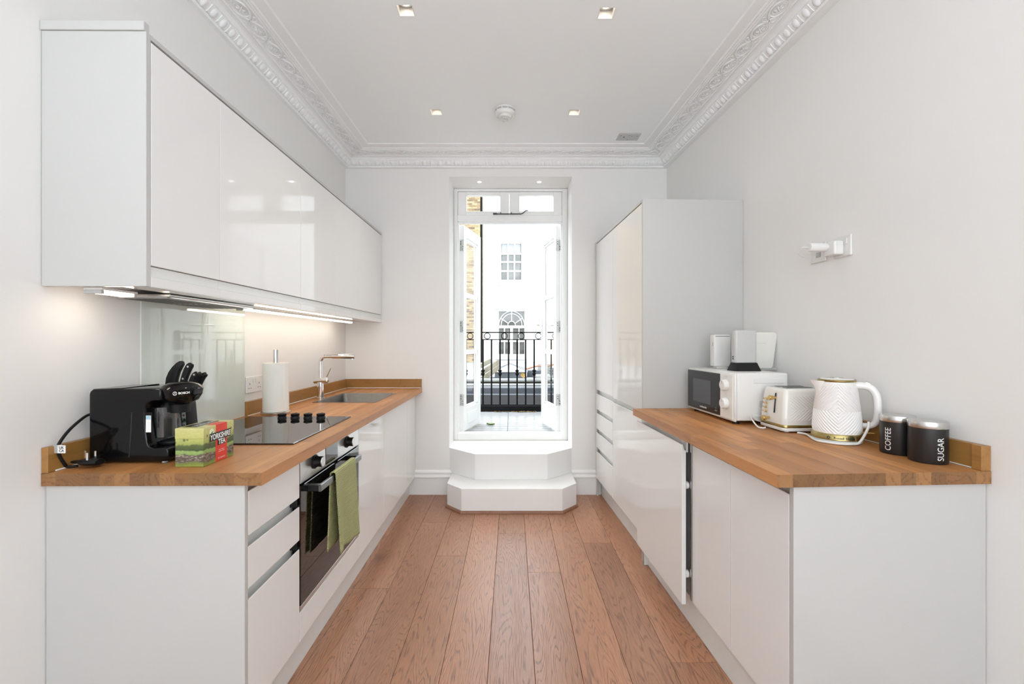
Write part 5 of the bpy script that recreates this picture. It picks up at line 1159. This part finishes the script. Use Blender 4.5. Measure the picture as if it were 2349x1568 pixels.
mb.loft([[(xe(z)-0.0012,y,z),(xe(z)-0.0012,-y if False else y+0.0030,z),(xe(z)+0.004,y+0.0030,z),(xe(z)+0.004,y,z)] for z in zs for y in (-0.024,)]); t.part('lever_slot', mb, M_DARKGAP)
def knobx(nm, y, z, r, l, m, lab=None):
    mb = MB(); x = xe(z); mb.lathe([(r*0.55,x+0.002),(r*0.5,x-0.006),(r*0.8,x-0.012),(r,x-l),(r*0.9,x-l-0.003),(0.0005,x-l-0.0035)], 18, c=(0,y,z), axis='x'); return t.part(nm, mb, m, smooth=40, label=lab)
knobx('lever', -0.022, 0.140, 0.011, 0.024, M_BRASS, 'gold lever'); knobx('browning_knob', 0.012, 0.048, 0.012, 0.024, M_BRASS, 'gold browning knob')
for z, s_ in ((0.128,'='),(0.110,'*'),(0.092,'o'),(0.074,'x')):
    mb = MB(); x = xe(z)-0.0006; mb.lathe([(0.0065,x+0.001),(0.0065,x-0.001),(0.005,x-0.0015)], 14, c=(0,0.036,z), axis='x'); mb.lathe([(0.0035,x+0.001),(0.0035,x-0.0008)], 10, c=(0,0.054,z), axis='x'); t.part('button', mb, M_BRASS, label='small gold button')
for x, y in ((-0.07,-0.06),(0.07,-0.06),(-0.07,0.06),(0.07,0.06)): mb = MB(); mb.lathe([(0.009,0),(0.010,0.007)], 12, c=(x,y,0)); t.part('foot', mb, M_PLASTIC)
mb = MB(); mb.tube(spline([(-0.06,0.085,0.012),(-0.105,0.098,0.022),(-0.145,0.070,0.040),(-0.158,0.035,0.030),(-0.150,0.010,0.008),(-0.128,0.0,0.005),(-0.112,0.02,0.005)],8), 0.0034, 8); t.part('flex', mb, M_PLASTIC, smooth=60, label='white mains flex looped beside the toaster')

# ---- kettle
q = on_top(1.252, 1.715); ka = math.atan2(-0.085, 0.125)-0.053
t = T('kettle', 'white jug kettle with diamond ribs and dark gold foot', 'kettle', RF, base=(q.x,q.y,WT+0.0005), local=True)
KP = [(0.034,0.0790),(0.06,0.0780),(0.10,0.0750),(0.14,0.0708),(0.18,0.0660),(0.21,0.0622),(0.228,0.0600)]
def kr(z):
    for (a, ra_), (b, rb_) in zip(KP, KP[1:]):
        if z <= b: s_ = (z-a)/(b-a); return ra_+(rb_-ra_)*s_
    return KP[-1][1]
view = math.atan2(-1.715, -1.243)-0.053+0.06
def kf(u, v):
    a = 2*PI*u; z = 0.034+0.194*v; r = kr(z)
    d_ = ((a-view+PI/2) % PI)-PI/2
    k = ((abs(d_)*0.078)/0.0125+abs(z-0.120)/0.0125) % 1.0
    h_ = 0.0034*(0.5-0.5*math.cos(2*PI*k))*min(1, 9*v, 12*(1-v))
    return ((r+h_-0.001)*math.cos(a), (r+h_-0.001)*math.sin(a), z)
mb = MB(); mb.grid(kf, 420, 190, closeu=True); t.part('body', mb, M_KETTLE, smooth=70)
mb = MB(); mb.lathe([(0.078,0.0),(0.081,0.004),(0.081,0.012)], 48); t.part('power_base', mb, M_PLASTIC, smooth=40)
mb = MB(); mb.lathe([(0.0800,0.0122),(0.0830,0.014),(0.0825,0.032),(0.0790,0.036)], 48); gb = t.part('gold_band', mb, M_ANTBRASS, smooth=40, label='dark gold foot band')
va = math.atan2(-1.715, -1.243)-0.053
def kmap(a0): return lambda x, y: (0.0832*math.cos(a0+x/0.0832), 0.0832*math.sin(a0+x/0.0832), 0.0228+y)
mb = MB(); mb.text('Russell Hobbs', 0.0120, kmap(va+0.30), bold=0.0003, step=0.006); t.part('lettering', mb, M_INK, parent=gb)
mb = MB(); f_ = kmap(va+0.30-0.050/0.0832); mb.tube([f_(0.0045*math.cos(2*PI*k/14),0.0045*math.sin(2*PI*k/14)) for k in range(14)], 0.0011, 5, closed=True); mb.tube([f_(-0.001,-0.003),f_(-0.001,0.003)],0.0008,4); t.part('emblem', mb, M_INK, parent=gb)
mb = MB(); mb.lathe([(0.0600,0.2282),(0.0612,0.230),(0.0612,0.2345),(0.058,0.237)], 48, capt=False); t.part('rim', mb, M_ANTBRASS, smooth=40, label='dark gold rim')
mb = MB(); mb.lathe([(0.0575,0.2355),(0.052,0.2395),(0.030,0.2410),(0.0005,0.2412)], 40); ld = t.part('lid', mb, M_KETTLE, smooth=40)
mb = MB(); mb.lathe([(0.022,0.2408),(0.021,0.2435),(0.0005,0.2438)], 24); t.part('lid_grip', mb, M_STEEL, parent=ld, smooth=40)
ck, sk_ = math.cos(ka), math.sin(ka)
rad = lambda d, z, s_=0: (d*ck-s_*sk_, d*sk_+s_*ck, z)
hp = spline([rad(0.054,0.214),rad(0.080,0.215),rad(0.104,0.206),rad(0.119,0.180),rad(0.123,0.140),rad(0.121,0.100),rad(0.114,0.078),rad(0.098,0.067),rad(0.070,0.066)], 6); n = len(hp)
mb = MB(); mb.tube(hp, [0.0145-0.004*k/n for k in range(n)], 14, sx=1.15); h = t.part('handle', mb, M_KETTLE, smooth=50)
mb = MB(); mb.tube([rad(0.088,0.226),rad(0.100,0.222)], [0.009,0.007], 12); t.part('lid_button', mb, M_CHROME, parent=h, smooth=40)
sa = math.atan2(0.25, -1.0)
srad = lambda d, z, s_: (d*math.cos(sa)-s_*math.sin(sa), d*math.sin(sa)+s_*math.cos(sa), z)
mb = MB(); mb.loft([[srad(0.057-0.006,z,-w_),srad(0.057+l_*0.6,z,-w_*0.75),srad(0.057+l_,z,0),srad(0.057+l_*0.6,z,w_*0.75),srad(0.057-0.006,z,w_)] for z, w_, l_ in ((0.170,0.008,0.011),(0.190,0.018,0.014),(0.210,0.024,0.022),(0.2285,0.027,0.034),(0.2305,0.027,0.036))]); t.part('spout', mb, M_KETTLE, smooth=45)
mb = MB(); mb.lathe([(0.006,0.074),(0.0065,0.088),(0.004,0.092),(0.0045,0.112),(0.003,0.118)], 12, axis='x'); mb.xf(Matrix.Translation((0,0,0.036)) @ Matrix.Rotation(ka+0.12,4,'Z')); t.part('switch', mb, M_BRASS, smooth=40, label='gold rocker switch')
# flex drawn round the front of the kettle
F3 = lambda px, py, Y: (lambda w: (w.x-q.x, w.y-q.y, max(0.0042, w.z-WT)))(loc_in(RF, at(px, py, Y)))
mb = MB(); mb.tube(spline([F3(1830,994,1.84),F3(1850,996,1.80),*[(0.0895*math.cos(va+a_),0.0895*math.sin(va+a_),z_) for a_, z_ in ((-0.85,0.0046),(-0.4,0.0046),(0.05,0.0046),(0.5,0.006),(0.85,0.012))],F3(1990,985,1.61),F3(1993,968,1.62)],8), 0.0044, 8); t.part('flex', mb, M_PLASTIC, smooth=60, label='white mains flex lying round the front')

# ---- canisters
def canister(label, x, y, word, ang_off, rot):
    q = on_top(x, y); t = T('canister', label, 'canister', RF, base=(q.x,q.y,WT+0.0005), rot=rot, local=True, group=None)
    A_, B_ = 0.049, 0.049
    def ov(s_, z): return [(A_*s_*math.cos(a), B_*s_*math.sin(a), z) for a in [2*PI*k/80 for k in range(80)]]
    mb = MB(); mb.loft([ov(0.97,0.0), ov(1.0,0.003), ov(1.0,0.109)]); b = t.part('body', mb, mat('canister_black',(0.014,0.013,0.013),0.38) if 'canister_black' not in bpy.data.materials else bpy.data.materials['canister_black'], smooth=35)
    mb = MB(); mb.loft([ov(1.01,0.1092), ov(1.02,0.1105), ov(1.02,0.127), ov(0.99,0.130), ov(0.5,0.1305)]); t.part('lid', mb, M_STEEL, smooth=35, label='brushed steel lid')
    def m(xx, yy):                                      # lettering runs up the side
        a = ang_off - yy/0.049; return (A_*1.008*math.cos(a), B_*1.008*math.sin(a), 0.012+xx)
    mb = MB(); mb.text(word, 0.0255, m, align='LEFT', sx=0.88, step=0.004); t.part('lettering', mb, M_WHITE, parent=b)
canister('black round canister marked COFFEE with a steel lid, beside the kettle', 1.322, 1.524, 'COFFEE', math.radians(196), 0.0)
canister('black round canister marked SUGAR with a steel lid, at the worktop end', 1.327, 1.419, 'SUGAR', math.radians(262), 0.0)
